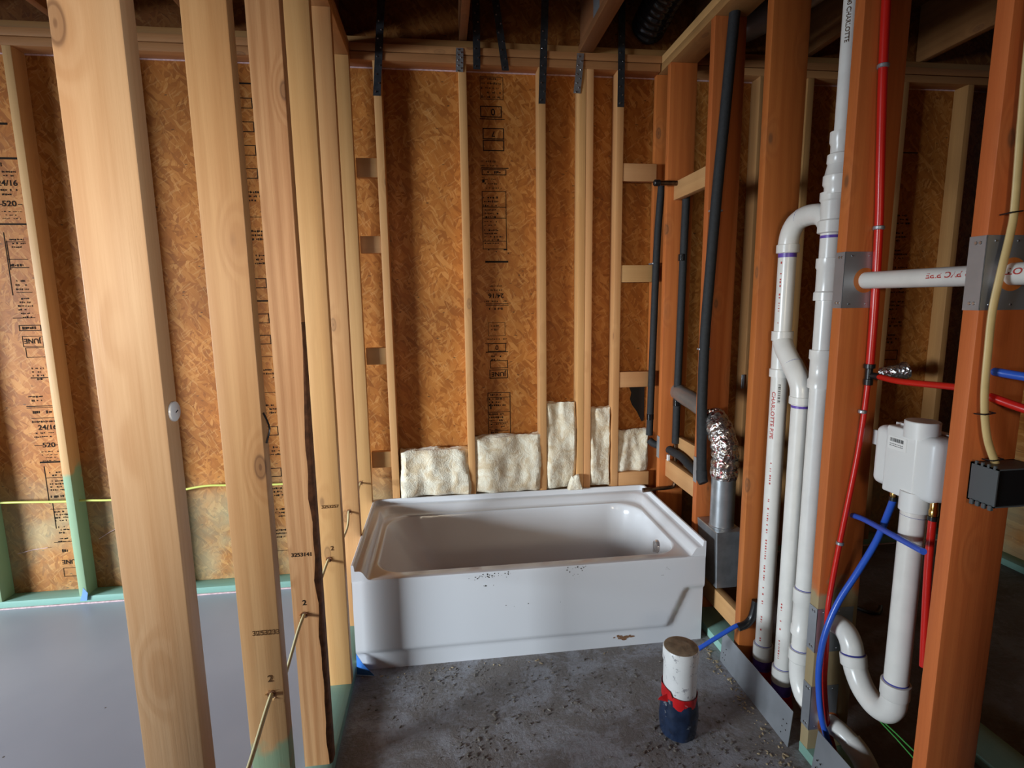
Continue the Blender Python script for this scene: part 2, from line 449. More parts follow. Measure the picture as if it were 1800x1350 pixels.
def bm_mesh(name, bm, smooth=False):
    me = bpy.data.meshes.new(name)
    bmesh.ops.recalc_face_normals(bm, faces=bm.faces[:])
    bm.to_mesh(me)
    bm.free()
    if smooth:
        me.shade_smooth()
        try:
            me.set_sharp_from_angle(angle=math.radians(38))
        except Exception:
            pass
    return me


def bm_box(bm, x0, x1, y0, y1, z0, z1, bev=0.0, seg=1):
    r = bmesh.ops.create_cube(bm, size=1.0)
    vs = r['verts']
    for v in vs:
        v.co = Vector(((x0 + x1) / 2 + v.co.x * (x1 - x0), (y0 + y1) / 2 + v.co.y * (y1 - y0), (z0 + z1) / 2 + v.co.z * (z1 - z0)))
    if bev > 0:
        es = list({e for v in vs for e in v.link_edges})
        bmesh.ops.bevel(bm, geom=es, offset=bev, segments=seg, affect='EDGES', profile=0.5)


def box(name, x0, x1, y0, y1, z0, z1, mat, parent=None, bev=0.001):
    """a box whose origin is the middle of its bottom"""
    cx, cy = (x0 + x1) / 2, (y0 + y1) / 2
    bm = bmesh.new()
    bm_box(bm, x0 - cx, x1 - cx, y0 - cy, y1 - cy, 0, z1 - z0, bev)
    return link(name, bm_mesh(name, bm), mat, parent, (cx, cy, z0))


LUMBER = {}


def lumber(name, x0, x1, y0, y1, z0, z1, mat, parent, bev=0.0022):
    """a board with eased edges; its mesh runs along local Z so that the grain follows the board"""
    d = (x1 - x0, y1 - y0, z1 - z0)
    ax = max(range(3), key=lambda i: d[i])
    L = d[ax]
    a, b_ = [(d[1], d[2]), (d[2], d[0]), (d[0], d[1])][ax]
    key = (round(a, 4), round(b_, 4), round(L, 4), mat)
    me = LUMBER.get(key)
    if me is None:
        bm = bmesh.new()
        bm_box(bm, -a / 2, a / 2, -b_ / 2, b_ / 2, 0, L, bev, 2)
        me = bm_mesh(name, bm, True)
        me.materials.append(M[mat])
        LUMBER[key] = me
    o = bpy.data.objects.new(name, me)
    COL.objects.link(o)
    cx, cy, cz = (x0 + x1) / 2, (y0 + y1) / 2, (z0 + z1) / 2
    if ax == 2:
        loc, rot = (cx, cy, z0), Matrix.Identity(3)
    elif ax == 0:
        loc = (x0, cy, cz)
        rot = Matrix(((0, 0, 1), (1, 0, 0), (0, 1, 0)))
    else:
        loc = (cx, y0, cz)
        rot = Matrix(((0, 1, 0), (0, 0, 1), (1, 0, 0)))
    o.parent = parent
    o.matrix_parent_inverse = Matrix.Translation(parent.location).inverted()
    o.matrix_basis = Matrix.Translation(loc) @ rot.to_4x4()
    return o


def smooth_path(pts, n=8):
    P = [Vector(p) for p in pts]
    if len(P) < 3:
        return P
    out = []
    for i in range(len(P) - 1):
        p0 = P[i - 1] if i else P[i] * 2 - P[i + 1]
        p1, p2 = P[i], P[i + 1]
        p3 = P[i + 2] if i + 2 < len(P) else P[i + 1] * 2 - P[i]
        for k in range(n):
            t = k / n
            out.append(0.5 * ((2 * p1) + (p2 - p0) * t + (2 * p0 - 5 * p1 + 4 * p2 - p3) * t * t + (3 * p1 - p0 - 3 * p2 + p3) * t ** 3))
    out.append(P[-1])
    return out


def bm_tube(bm, path, rad, seg=16, caps=True, flat=1.0, wob=0.0, wscale=20.0):
    P = [Vector(p) for p in path]
    n = len(P)
    R = rad if isinstance(rad, (list, tuple)) else [rad] * n
    T = []
    for i in range(n):
        a, b_ = P[max(i - 1, 0)], P[min(i + 1, n - 1)]
        t = b_ - a
        if t.length < 1e-9:
            t = T[-1] if T else Vector((0, 0, 1))
        T.append(t.normalized())
    u = T[0].orthogonal().normalized()
    if abs(T[0].z) > 0.9:
        u = Vector((1, 0, 0))
        u = (u - T[0] * u.dot(T[0])).normalized()
    rings = []
    for i in range(n):
        u = (u - T[i] * u.dot(T[i])).normalized()
        v = T[i].cross(u)
        ring = []
        for k in range(seg):
            a = 2 * math.pi * k / seg
            off = u * math.cos(a) * R[i] + v * math.sin(a) * R[i] * flat
            co = P[i] + off
            if wob:
                co = P[i] + off * (1 + wob * noise.noise(co * wscale))
            ring.append(bm.verts.new(co))
        rings.append(ring)
    for i in range(n - 1):
        for k in range(seg):
            bm.faces.new((rings[i][k], rings[i][(k + 1) % seg], rings[i + 1][(k + 1) % seg], rings[i + 1][k]))
    if caps:
        bm.faces.new(rings[0][::-1])
        bm.faces.new(rings[-1])
    return rings


def tube(name, path, rad, mat, parent=None, seg=16, smooth=0, **kw):
    if smooth:
        path = smooth_path(path, smooth)
    P = [Vector(p) for p in path]
    org = P[0].copy()
    bm = bmesh.new()
    bm_tube(bm, [p - org for p in P], rad, seg, **kw)
    return link(name, bm_mesh(name, bm, True), mat, parent, org)


def vpipe(name, x, y, prof, mat, parent=None, seg=24):
    """a turned part round a vertical axis: prof = [(z, radius), ...]"""
    return tube(name, [(x, y, z) for z, r in prof], [r for z, r in prof], mat, parent, seg)


def collar(name, p, axis, length, r, mat, parent, seg=24):
    p, axis = Vector(p), Vector(axis).normalized()
    L = length / 2
    pts = [p - axis * L, p - axis * (L - 0.002), p + axis * (L - 0.002), p + axis * L]
    return tube(name, pts, [r - 0.002, r, r, r - 0.002], mat, parent, seg)


def plate_poly(name, pts, normal, thick, mat, parent=None):
    """a flat sheet with thickness from a world-space outline"""
    P = [Vector(p) for p in pts]
    org = P[0].copy()
    nrm = Vector(normal).normalized() * thick
    bm = bmesh.new()
    a = [bm.verts.new(p - org) for p in P]
    b_ = [bm.verts.new(p - org + nrm) for p in P]
    bm.faces.new(a)
    bm.faces.new(b_[::-1])
    for i in range(len(a)):
        j = (i + 1) % len(a)
        bm.faces.new((a[i], b_[i], b_[j], a[j]))
    return link(name, bm_mesh(name, bm), mat, parent, org)


def text_mesh(body, size, align='CENTER', squash=1.0):
    cu = bpy.data.curves.new('lettering', 'FONT')
    cu.body = body
    cu.size = size
    cu.offset = size * 0.022
    cu.align_x = align
    cu.align_y = 'CENTER'
    ob = bpy.data.objects.new('lettering_source', cu)
    COL.objects.link(ob)
    dg = bpy.context.evaluated_depsgraph_get()
    me = bpy.data.meshes.new_from_object(ob.evaluated_get(dg))
    bpy.data.objects.remove(ob)
    bpy.data.curves.remove(cu)
    me.materials.clear()
    if squash != 1.0:
        for v in me.vertices:
            v.co.x *= squash
    return me


def lettering(body, size, mat, parent, loc, xdir, ydir, squash=1.0):
    """flat lettering lying in the plane of xdir, ydir"""
    me = text_mesh(body, size, squash=squash)
    x, y = Vector(xdir).normalized(), Vector(ydir).normalized()
    z = x.cross(y)
    mm = Matrix((x, y, z)).transposed()
    me.transform(mm.to_4x4())
    return link('lettering', me, mat, parent, loc)


def pipe_lettering(body, size, mat, parent, start, axis, radial, r, squash=1.0):
    """lettering wrapped round a straight pipe, running along its axis"""
    me = text_mesh(body, size, align='LEFT', squash=squash)
    ax, ra = Vector(axis).normalized(), Vector(radial).normalized()
    ta = ax.cross(ra) * -1
    rr = r + 0.0005
    for v in me.vertices:
        u, w = v.co.x, v.co.y
        a = w / rr
        v.co = ax * u + ra * (rr * math.cos(a)) - ta * (rr * math.sin(a)) * -1
    return link('lettering', me, mat, parent, start)


# ------------------------------------------------------------------ setting: floor, ceiling, walls
floor_me = bpy.data.meshes.new('floor')
bm = bmesh.new()
bm_box(bm, -6.4, 4.0, -6.2, 0.86, -0.12, 0.0)
floor = link('floor', bm_mesh('floor', bm), 'concrete')
tag(floor, 'grey concrete floor slab, smooth in one room and mud-tracked by the tub', kind='structure')

soil = box('ground', -30, 30, -35, 30, -0.45, -0.3, 'outside_soil', bev=0)
tag(soil, 'bare soil around the house', kind='structure')

Yf, Yo = 0.76, 0.849          # inner face of the outside-wall studs, inner face of the sheathing
ZP, ZT = 2.695, 2.771         # underside and top of the double top plates

wall_back = root('wall_back', (0, 0.8, 0), 'unfinished outside wall of pale studs and strand board', kind='structure')
# sheathing panels: seams fall behind studs
seams = [-6.3, -5.56, -4.34, -3.12, -1.905, -0.69, 0.53, 1.75, 2.97, 3.65]
panels = []
for a, b_ in zip(seams[:-1], seams[1:]):
    panels.append(box('strand_board_panel', a + 0.0015, b_ - 0.0015, Yo, Yo + 0.012, 0.0, 2.81, 'osb', wall_back, bev=0))
lumber('sill_plate', -6.3, 3.64, Yf, Yo - 0.001, 0.006, 0.040, 'sill', wall_back)
box('sill_sealer', -6.3, 3.64, Yf - 0.006, Yo - 0.002, 0.0, 0.006, 'sealer', wall_back, bev=0)
lumber('top_plate', -6.3, 1.56, Yf, Yo - 0.001, ZP, ZP + 0.037, 'plate', wall_back)
lumber('top_plate', -6.3, 3.64, Yf - 0.001, Yo - 0.001, ZP + 0.041, ZT, 'plate', wall_back)
lumber('top_plate', 1.71, 3.64, Yf, Yo - 0.001, ZP, ZP + 0.037, 'plate', wall_back)
lumber('ledger', -6.3, 3.64, 0.782, Yo - 0.001, ZT + 0.001, 2.809, 'plate', wall_back)
box('caulk_line', -6.3, 3.64, Yo - 0.006, Yo - 0.0005, ZP - 0.006, ZP - 0.0005, 'sealer', wall_back, bev=0)
for x0, mt_ in ((-5.99, 'stud_pale_green'), (-5.18, 'stud_pale_green'), (-4.37, 'stud_pale_green'), (-3.55, 'stud_pale_green'), (-3.14, 'stud_pale_green'), (-2.73, 'stud_pale_green'), (-2.32, 'stud_pale_green'),
                (-1.921, 'stud_pale_green'), (-1.519, 'stud_pale_green'), (-1.112, 'stud_pale_green'), (-0.706, 'stud_pale_green'),
                (-0.30, 'stud_pale_green'), (0.103, 'stud_pale'), (0.519, 'stud_pale'), (0.918, 'stud_pale'), (1.129, 'stud_pale'),
                (1.1685, 'stud_pale'), (1.330, 'stud_pale'), (2.112, 'plate'), (2.385, 'plate'),
                (2.95, 'plate'), (3.352, 'plate')):  # laundry studs get darker wood, the room's shade put into their colour
    lumber('stud', x0, x0 + 0.038, Yf, Yo - 0.001, 0.040, ZP, mt_, wall_back)
for z0, z1 in ((2.153, 2.244), (1.783, 1.868), (1.212, 1.300), (0.652, 0.740)):
    lumber('blocking', 0.0005, 0.1025, Yf + 0.004, Yf + 0.042, z0, z1, 'block', wall_back)
for z0, z1 in ((2.153, 2.242), (1.626, 1.717), (1.047, 1.134), (0.472, 0.553)):
    lumber('blocking', 1.3685, 1.5545, Yf + 0.004, Yf + 0.042, z0, z1, 'block', wall_back)

# wall between the tub and the room beside it
wall_left = root('wall_left', (-0.045, 0, 0), 'open stud partition beside the tub, running towards the camera', kind='structure')
lumber('sill_plate', -0.089, -0.001, -1.36, 0.758, 0.0, 0.038, 'sill', wall_left)
lumber('top_plate', -0.089, -0.001, -3.2, 0.758, ZP, ZP + 0.037, 'plate', wall_left)
lumber('top_plate', -0.089, -0.001, -3.2, 0.758, ZP + 0.038, ZT, 'plate', wall_left)


def wane_stud(name, x0, x1, y0, y1, z0, z1, mat, parent):
    """a rough stud whose front corner still follows the round of the log"""
    bm = bmesh.new()
    n = 70
    rings = []
    for i in range(n + 1):
        z = z0 + (z1 - z0) * i / n
        w = 0.008 + 0.018 * max(0, noise.noise(Vector((3.1, 0, z * 2.2))) + 0.15) + 0.008 * noise.noise(Vector((7, 1, z * 11)))
        if z > 1.0:
            w *= max(0.10, 1 - (z - 1.0) * 1.8)
        w = max(0.002, w)
        pts = [(x0, y0), (x1 - w, y0), (x1 - w * 0.35, y0 + w * 0.45), (x1 - 0.001, y0 + min(0.02, w)), (x1, y1), (x0, y1)]
        rings.append([bm.verts.new((p[0] - x0, p[1] - y0, z - z0)) for p in pts])
    for i in range(n):
        for k in range(6):
            f = bm.faces.new((rings[i][k], rings[i][(k + 1) % 6], rings[i + 1][(k + 1) % 6], rings[i + 1][k]))
            if k in (1, 2, 3) and z0 + (z1 - z0) * i / n < 1.45:
                f.material_index = 1
    bm.faces.new(rings[0][::-1])
    bm.faces.new(rings[-1])
    me = bm_mesh(name, bm)
    me.materials.append(M[mat])
    me.materials.append(M['bark'])
    return link(name, me, None, parent, (x0, y0, z0))


left_studs = []
for y0, mt_, lab in ((-1.307, 'stud_fir', 'smooth pale wall stud filling the near end of the partition'),
                     (-0.904, 'stud_fir_green', 'wall stud with a foot brushed green and a date number'),
                     (-0.496, None, 'rough wall stud with a bark-dark corner'),
                     (-0.116, 'stud_pale', 'pale wall stud standing on green plate beside the tub'),
                     (0.285, 'stud_pale', None), (0.712, 'stud_pale', None)):
    if mt_ is None:
        o = wane_stud('stud', -0.089, -0.001, y0, y0 + 0.038, 0.038, ZP, 'stud_rough', wall_left)
    else:
        o = lumber('stud', -0.089, -0.001, y0, y0 + 0.038, 0.038, ZP, mt_, wall_left)
    tag(o, lab)
    left_studs.append(o)

# plumbing wall between the tub and the laundry
XR, XS = 1.565, 1.705
wall_right = root('wall_right', (1.635, 0, 0), 'wide plumbing wall of red-brown studs beside the tub', kind='structure')
lumber('sill_plate', XR, XS, -0.185, 0.758, 0.0, 0.038, 'sill', wall_right)
lumber('sill_plate', XR, XS, -2.3, -0.62, 0.0, 0.038, 'sill', wall_right)
lumber('top_plate', XR, XS, -2.3, 0.845, ZP, ZP + 0.037, 'plate', wall_right)
lumber('top_plate', XR, XS, -2.3, 0.757, ZP + 0.038, ZT, 'block', wall_right)
lumber('stud', 1.555, 1.695, 0.797, 0.835, 0.040, ZP, 'stud_red', wall_right)
right_studs = []
for y0, mt_ in ((0.642, 'stud_red'), (0.194, 'stud_red'), (-0.226, 'stud_red'), (-0.660, 'stud_red_green'), (-1.077, 'stud_red'),
                (-1.49, 'stud_red'), (-1.9, 'stud_red'), (-2.3, 'stud_red')):
    right_studs.append(lumber('stud', XR, XS, y0, y0 + 0.038, 0.038, ZP, mt_, wall_right))
lumber('blocking', 1.600, 1.638, 0.2325, 0.6415, 2.035, 2.124, 'block', wall_right)
lumber('blocking', 1.600, 1.638, 0.2325, 0.6415, 0.565, 0.660, 'block', wall_right)
lumber('blocking', 1.655, 1.693, 0.2325, 0.6415, 0.70, 0.79, 'block', wall_right)
lumber('blocking', 1.600, 1.638, -0.187, 0.193, 0.128, 0.217, 'block', wall_right)

# far wall of the laundry and its neighbouring low plate
wall_far = root('wall_far_right', (3.6, 0, 0), 'dim stud wall at the far side of the laundry', kind='structure')
for a, b_ in ((-3.0, -1.78), (-1.78, -0.56), (-0.56, 0.66)):
    box('strand_board_panel', 3.64, 3.652, a + 0.0015, b_ - 0.0015, 0, 2.81, 'osb', wall_far, bev=0)
lumber('sill_plate', 3.551, 3.639, -3.0, 0.757, 0, 0.038, 'sill', wall_far)
lumber('top_plate', 3.551, 3.639, -3.0, 0.757, ZP, ZT, 'plate', wall_far)
for k in range(9):
    y = 0.62 - 0.406 * k
    lumber('stud', 3.551, 3.639, y, y + 0.038, 0.038, ZP, 'stud_pale_green', wall_far)
wall_low = root('wall_laundry', (2.17, -1.2, 0), 'bottom plate of an unbuilt laundry wall lying on the floor', kind='structure')
lumber('sill_plate', 2.107, 2.247, -2.2, -0.585, 0.0, 0.038, 'sill', wall_low)

# outside walls that are out of the picture: they shut the daylight out except at the window and the door opening
wall_side = root('wall_side_left', (-6.3, 0, 0), 'outside wall with a window beyond the stud partition', kind='structure')
for (y0, y1, z0, z1) in ((-6.1, -3.75, 0, 2.81), (-1.65, 0.86, 0, 2.81), (-3.75, -1.65, 0, 0.40), (-3.75, -1.65, 2.2, 2.81)):
    box('strand_board_panel', -6.32, -6.30, y0, y1, z0, z1, 'osb', wall_side, bev=0)
for y in (-3.79, -1.65):
    lumber('window_stud', -6.30, -6.21, y, y + 0.038, 0.0, ZP, 'stud_pale', wall_side)
lumber('window_header', -6.30, -6.21, -3.75, -1.65, 2.2, 2.29, 'stud_pale', wall_side)
lumber('window_ledge', -6.30, -6.21, -3.75, -1.65, 0.36, 0.40, 'stud_pale', wall_side)
wall_front = root('wall_front', (0, -5.6, 0), 'outside wall with a wide door opening behind the camera', kind='structure')
for (x0, x1, z0, z1) in ((-6.3, -2.5, 0, 2.81), (0.7, 4.0, 0, 2.81), (-2.5, 0.7, 2.4, 2.81)):
    box('strand_board_panel', x0, x1, -5.62, -5.60, z0, z1, 'osb', wall_front, bev=0)
for x in (-2.538, 0.70):
    lumber('door_stud', x, x + 0.038, -5.60, -5.51, 0, ZP, 'stud_pale', wall_front)
wall_rear_right = root('wall_laundry_front', (2.8, -3.05, 0), 'closed wall at the near end of the laundry', kind='structure')
box('strand_board_panel', 1.705, 3.65, -3.06, -3.04, 0, 2.81, 'osb', wall_rear_right, bev=0)
box('strand_board_panel', 1.705, 1.72, -3.04, -1.55, 0, 2.69, 'osb', wall_rear_right, bev=0)

# ceiling: joists under a strand board deck
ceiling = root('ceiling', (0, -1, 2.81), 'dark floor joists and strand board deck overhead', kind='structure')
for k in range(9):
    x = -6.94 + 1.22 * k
    box('strand_board_panel', x + 0.001, x + 1.219, -6.1, 0.86, 3.11, 3.13, 'osb_shaded', ceiling, bev=0)
box('rim_board', -6.3, 3.64, 0.820, 0.858, 2.811, 3.109, 'osb_shaded', ceiling, bev=0)
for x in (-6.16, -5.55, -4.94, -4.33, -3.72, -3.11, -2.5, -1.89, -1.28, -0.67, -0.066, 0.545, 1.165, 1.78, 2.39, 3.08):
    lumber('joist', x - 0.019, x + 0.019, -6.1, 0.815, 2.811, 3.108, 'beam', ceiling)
lumber('joist_flange', 1.130, 1.200, -3.0, 0.80, 2.7725, 2.810, 'beam', ceiling)
box('truss_plate', 1.1445, 1.1458, 0.46, 0.56, 2.83, 2.92, 'zinc', ceiling, bev=0)

# printing on the sheathing
def ink(parent, items, name='ink_stamp', mat='print_black'):
    """items: ('bar', xc, zc, w, h) filled; ('frame', xc, zc, w, h, t); ('lines', xc, ztop, w, n, pitch, h) rows of worn-off small print"""
    bm = bmesh.new()
    y = Yo - 0.0009

    def q(xa, xb, za, zb):
        vs = [bm.verts.new(c) for c in ((xa, y, za), (xb, y, za), (xb, y, zb), (xa, y, zb))]
        bm.faces.new(vs)
    for it in items:
        k, xc, zc, w = it[:4]
        if k == 'bar':
            h = it[4]
            q(xc - w / 2, xc + w / 2, zc - h / 2, zc + h / 2)
        elif k == 'frame':
            h, t = it[4], it[5]
            q(xc - w / 2, xc + w / 2, zc + h / 2 - t, zc + h / 2)
            q(xc - w / 2, xc + w / 2, zc - h / 2, zc - h / 2 + t)
            q(xc - w / 2, xc - w / 2 + t, zc - h / 2 + t, zc + h / 2 - t)
            q(xc + w / 2 - t, xc + w / 2, zc - h / 2 + t, zc + h / 2 - t)
        else:
            nrow, pitch, h = it[4], it[5], it[6]
            for r in range(nrow):
                x = xc - w / 2
                xe = xc + w / 2 * random.uniform(0.3, 1.0)
                while x < xe:
                    ww = random.uniform(0.003, 0.009)
                    if random.random() < 0.72:
                        zz = zc - r * pitch + random.uniform(-0.001, 0.001)
                        hh = h * random.uniform(0.45, 1.0)
                        q(x, min(x + ww, xe), zz - hh / 2, zz + hh / 2)
                    x += ww + random.uniform(0.001, 0.005)
    return link(name, bm_mesh(name, bm), mat, parent)


UP = ((1, 0, 0), (0, 0, 1))
TURNED = ((-1, 0, 0), (0, 0, -1))


def word(parent, s, size, x, z, way=UP, mat='print_black', squash=1.0):
    return lettering(s, size, mat, parent, (x, Yo - 0.001, z), way[0], way[1], squash)


def zpx(y):
    return 2.687 - (y - 130) * 0.002995


pb = panels[6]      # bay behind the middle of the tub
X0 = 0.690
ink(pb, [('lines', X0, zpx(138), 0.11, 5, 0.022, 0.011), ('frame', X0 + 0.0, zpx(153), 0.12, 0.11, 0.003)], mat='print_brown')
ink(pb, [('frame', X0 - 0.005, zpx(191), 0.112, 0.056, 0.005), ('frame', X0 + 0.005, zpx(227), 0.112, 0.056, 0.005),
         ('frame', X0 + 0.005, zpx(246.5), 0.112, 0.054, 0.005), ('bar', X0, zpx(203), 0.13, 0.004)])
word(pb, '0', 0.045, X0 + 0.005, zpx(191), TURNED)
word(pb, '7', 0.038, X0 + 0.005, zpx(227), TURNED)
ink(pb, [('lines', X0, zpx(273), 0.13, 2, 0.022, 0.010), ('lines', X0, zpx(303), 0.10, 3, 0.022, 0.008)], mat='print_brown')
ink(pb, [('bar', X0 + 0.01, zpx(284), 0.145, 0.005), ('frame', X0 + 0.005, zpx(291), 0.13, 0.03, 0.004), ('lines', X0 + 0.01, zpx(291), 0.08, 1, 0.02, 0.013),
         ('bar', X0 - 0.052, zpx(306), 0.013, 0.016),
         ('frame', X0 + 0.003, zpx(373), 0.130, 0.30, 0.0035), ('bar', X0 + 0.003, zpx(350), 0.13, 0.0035), ('bar', X0 + 0.003, zpx(369), 0.13, 0.0035),
         ('bar', X0 + 0.003, zpx(409), 0.13, 0.003), ('lines', X0 - 0.006, zpx(334), 0.10, 3, 0.020, 0.011), ('lines', X0 - 0.006, zpx(355), 0.085, 3, 0.018, 0.009),
         ('lines', X0 - 0.006, zpx(375), 0.09, 2, 0.018, 0.008), ('lines', X0 - 0.002, zpx(390), 0.10, 5, 0.017, 0.009),
         ('bar', X0 + 0.012, zpx(445), 0.125, 0.010), ('bar', X0 + 0.075, zpx(430), 0.006, 0.006), ('bar', X0 - 0.03, zpx(424), 0.006, 0.006),
         ('bar', X0 + 0.06, zpx(424), 0.02, 0.006), ('bar', X0 + 0.01, zpx(427), 0.006, 0.006)])
ink(pb, [('lines', X0, zpx(488), 0.09, 2, 0.022, 0.009), ('lines', X0 + 0.005, zpx(515.5), 0.13, 1, 0.02, 0.011), ('frame', X0 + 0.005, zpx(566), 0.095, 0.075, 0.003),
         ('lines', X0 + 0.005, zpx(560), 0.06, 2, 0.02, 0.012), ('lines', X0 + 0.005, zpx(584), 0.12, 1, 0.02, 0.008)], mat='print_brown')
ink(pb, [('bar', X0 + 0.01, zpx(520), 0.125, 0.004), ('bar', X0 + 0.01, zpx(522.5), 0.125, 0.003), ('lines', X0 + 0.005, zpx(529), 0.10, 1, 0.02, 0.013),
         ('frame', X0 + 0.005, zpx(599.5), 0.100, 0.046, 0.004), ('bar', X0, zpx(592), 0.12, 0.003), ('bar', X0 + 0.005, zpx(608), 0.125, 0.004),
         ('frame', X0 + 0.015, zpx(631), 0.100, 0.044, 0.004), ('frame', X0 + 0.012, zpx(649), 0.102, 0.050, 0.0045),
         ('frame', X0 + 0.012, zpx(727), 0.128, 0.26, 0.004), ('bar', X0 + 0.012, zpx(693), 0.128, 0.003), ('bar', X0 + 0.012, zpx(721), 0.128, 0.003),
         ('bar', X0 + 0.012, zpx(741), 0.1, 0.003), ('bar', X0 + 0.012, zpx(757), 0.1, 0.003), ('bar', X0 - 0.035, zpx(710), 0.007, 0.03),
         ('lines', X0 + 0.012, zpx(688), 0.1, 1, 0.02, 0.009), ('lines', X0 + 0.005, zpx(696), 0.1, 3, 0.018, 0.011),
         ('lines', X0 + 0.005, zpx(725), 0.1, 3, 0.018, 0.010), ('lines', X0 + 0.005, zpx(744), 0.1, 3, 0.016, 0.008), ('lines', X0 - 0.01, zpx(760), 0.07, 2, 0.014, 0.012),
         ('lines', X0 + 0.005, zpx(616), 0.07, 2, 0.018, 0.010)])
word(pb, '24/16', 0.034, X0 + 0.005, zpx(505), TURNED, squash=1.1)
word(pb, '0', 0.036, X0 + 0.005, zpx(599.5), TURNED)
word(pb, 'JUNE', 0.034, X0 + 0.012, zpx(649), TURNED, squash=1.05)

pl = panels[4]      # bay at the far end of the neighbouring room
def zl(y):
    return 2.226 - (y - 280) * 0.00277
XL = -1.648
ink(pl, [('bar', XL - 0.02, zl(222), 0.14, 0.010), ('bar', XL + 0.005, zl(278), 0.15, 0.010), ('lines', XL - 0.01, zl(288), 0.14, 1, 0.02, 0.026),
         ('lines', XL, zl(300), 0.13, 2, 0.018, 0.009), ('lines', XL, zl(330), 0.13, 2, 0.020, 0.010), ('bar', XL - 0.045, zl(354), 0.05, 0.004),
         ('bar', XL + 0.055, zl(354), 0.02, 0.004), ('lines', XL + 0.015, zl(366), 0.09, 3, 0.016, 0.006), ('bar', XL + 0.01, zl(387), 0.15, 0.008)])
word(pl, '24/16', 0.036, XL + 0.012, zl(319), squash=1.1)
word(pl, '520', 0.036, XL + 0.008, zl(353), squash=1.2)
ink(pl, [('bar', XL - 0.035, zl(455), 0.004, 0.30), ('bar', XL - 0.028, zl(440), 0.004, 0.14), ('bar', XL + 0.015, zl(417), 0.08, 0.003), ('bar', XL + 0.01, zl(447), 0.09, 0.003),
         ('bar', XL + 0.015, zl(461), 0.08, 0.004), ('bar', XL + 0.018, zl(504), 0.07, 0.003), ('lines', XL + 0.02, zl(413), 0.07, 3, 0.018, 0.009),
         ('lines', XL + 0.015, zl(457), 0.08, 1, 0.018, 0.014), ('lines', XL + 0.018, zl(484), 0.07, 3, 0.020, 0.009), ('lines', XL + 0.015, zl(515), 0.07, 6, 0.018, 0.009),
         ('bar', XL + 0.0, zl(549), 0.10, 0.003), ('frame', XL + 0.02, zl(567), 0.10, 0.03, 0.004), ('lines', XL + 0.025, zl(567), 0.08, 1, 0.02, 0.018),
         ('frame', XL + 0.025, zl(591), 0.095, 0.054, 0.003), ('frame', XL + 0.03, zl(611), 0.09, 0.05, 0.003), ('lines', XL + 0.03, zl(640), 0.06, 4, 0.018, 0.010),
         ('bar', XL + 0.03, zl(657), 0.08, 0.005)])
word(pl, 'JUNE', 0.034, XL + 0.022, zl(590), TURNED)
def zm(y):
    return 0.932 - (y - 750) * 0.00309
XM = -1.632
ink(pl, [('lines', XM, zm(700), 0.10, 2, 0.02, 0.010), ('bar', XM + 0.0, zm(716), 0.13, 0.004), ('bar', XM, zm(718.5), 0.13, 0.003),
         ('lines', XM + 0.01, zm(726), 0.10, 1, 0.02, 0.018), ('bar', XM + 0.01, zm(736), 0.12, 0.003), ('lines', XM + 0.01, zm(742), 0.12, 1, 0.02, 0.011),
         ('lines', XM + 0.01, zm(761), 0.12, 2, 0.02, 0.008), ('bar', XM - 0.035, zm(782), 0.04, 0.003), ('bar', XM + 0.048, zm(782), 0.018, 0.003),
         ('lines', XM + 0.018, zm(793), 0.09, 4, 0.016, 0.006), ('bar', XM + 0.018, zm(811), 0.12, 0.009), ('bar', XM - 0.025, zm(850), 0.004, 0.20),
         ('bar', XM - 0.01, zm(905), 0.004, 0.14), ('lines', XM + 0.03, zm(829), 0.07, 2, 0.016, 0.010), ('bar', XM + 0.02, zm(838), 0.09, 0.003),
         ('lines', XM + 0.03, zm(844), 0.08, 4, 0.016, 0.009), ('lines', XM + 0.025, zm(871), 0.08, 1, 0.016, 0.014), ('bar', XM + 0.02, zm(893), 0.09, 0.003),
         ('lines', XM + 0.03, zm(898), 0.08, 4, 0.016, 0.010), ('lines', XM + 0.03, zm(925), 0.06, 3, 0.016, 0.010), ('bar', XM + 0.02, zm(952), 0.1, 0.003),
         ('lines', XM + 0.03, zm(946), 0.08, 2, 0.016, 0.008), ('lines', XM + 0.03, zm(968), 0.08, 1, 0.016, 0.020), ('frame', XM + 0.035, zm(1007), 0.08, 0.05, 0.003)])
word(pl, '24/16', 0.034, XM + 0.018, zm(752), squash=1.15)
word(pl, '520', 0.034, XM + 0.012, zm(782), squash=1.2)
word(pl, 'JUNE', 0.034, XM + 0.032, zm(988), TURNED)
for k, pp in ((0, panels[5]),):
    its = []
    z = 2.60
    while z > 0.15:
        r = random.random()
        if r < 0.3:
            its.append(('bar', -0.52, z, 0.12, random.choice((0.003, 0.008))))
            z -= 0.07
        elif r < 0.6:
            its.append(('frame', -0.535, z - 0.02, 0.085, 0.05, 0.004))
            z -= 0.11
        else:
            its.append(('lines', -0.52, z, 0.11, 3, 0.02, 0.011))
            z -= 0.12
    ink(pp, its)
ink(panels[7], [('lines', 1.93, 1.95 - 0.1 * k, 0.10, 3, 0.022, 0.012) for k in range(10)] + [('frame', 1.93, 1.1, 0.10, 0.06, 0.004), ('bar', 1.88, 1.5, 0.005, 0.5)])
ink(panels[8], [('lines', 3.10, 2.0 - 0.1 * k, 0.12, 3, 0.022, 0.012) for k in range(8)] + [('bar', 3.10, 2.35, 0.12, 0.006), ('frame', 3.1, 1.18, 0.10, 0.06, 0.004)])
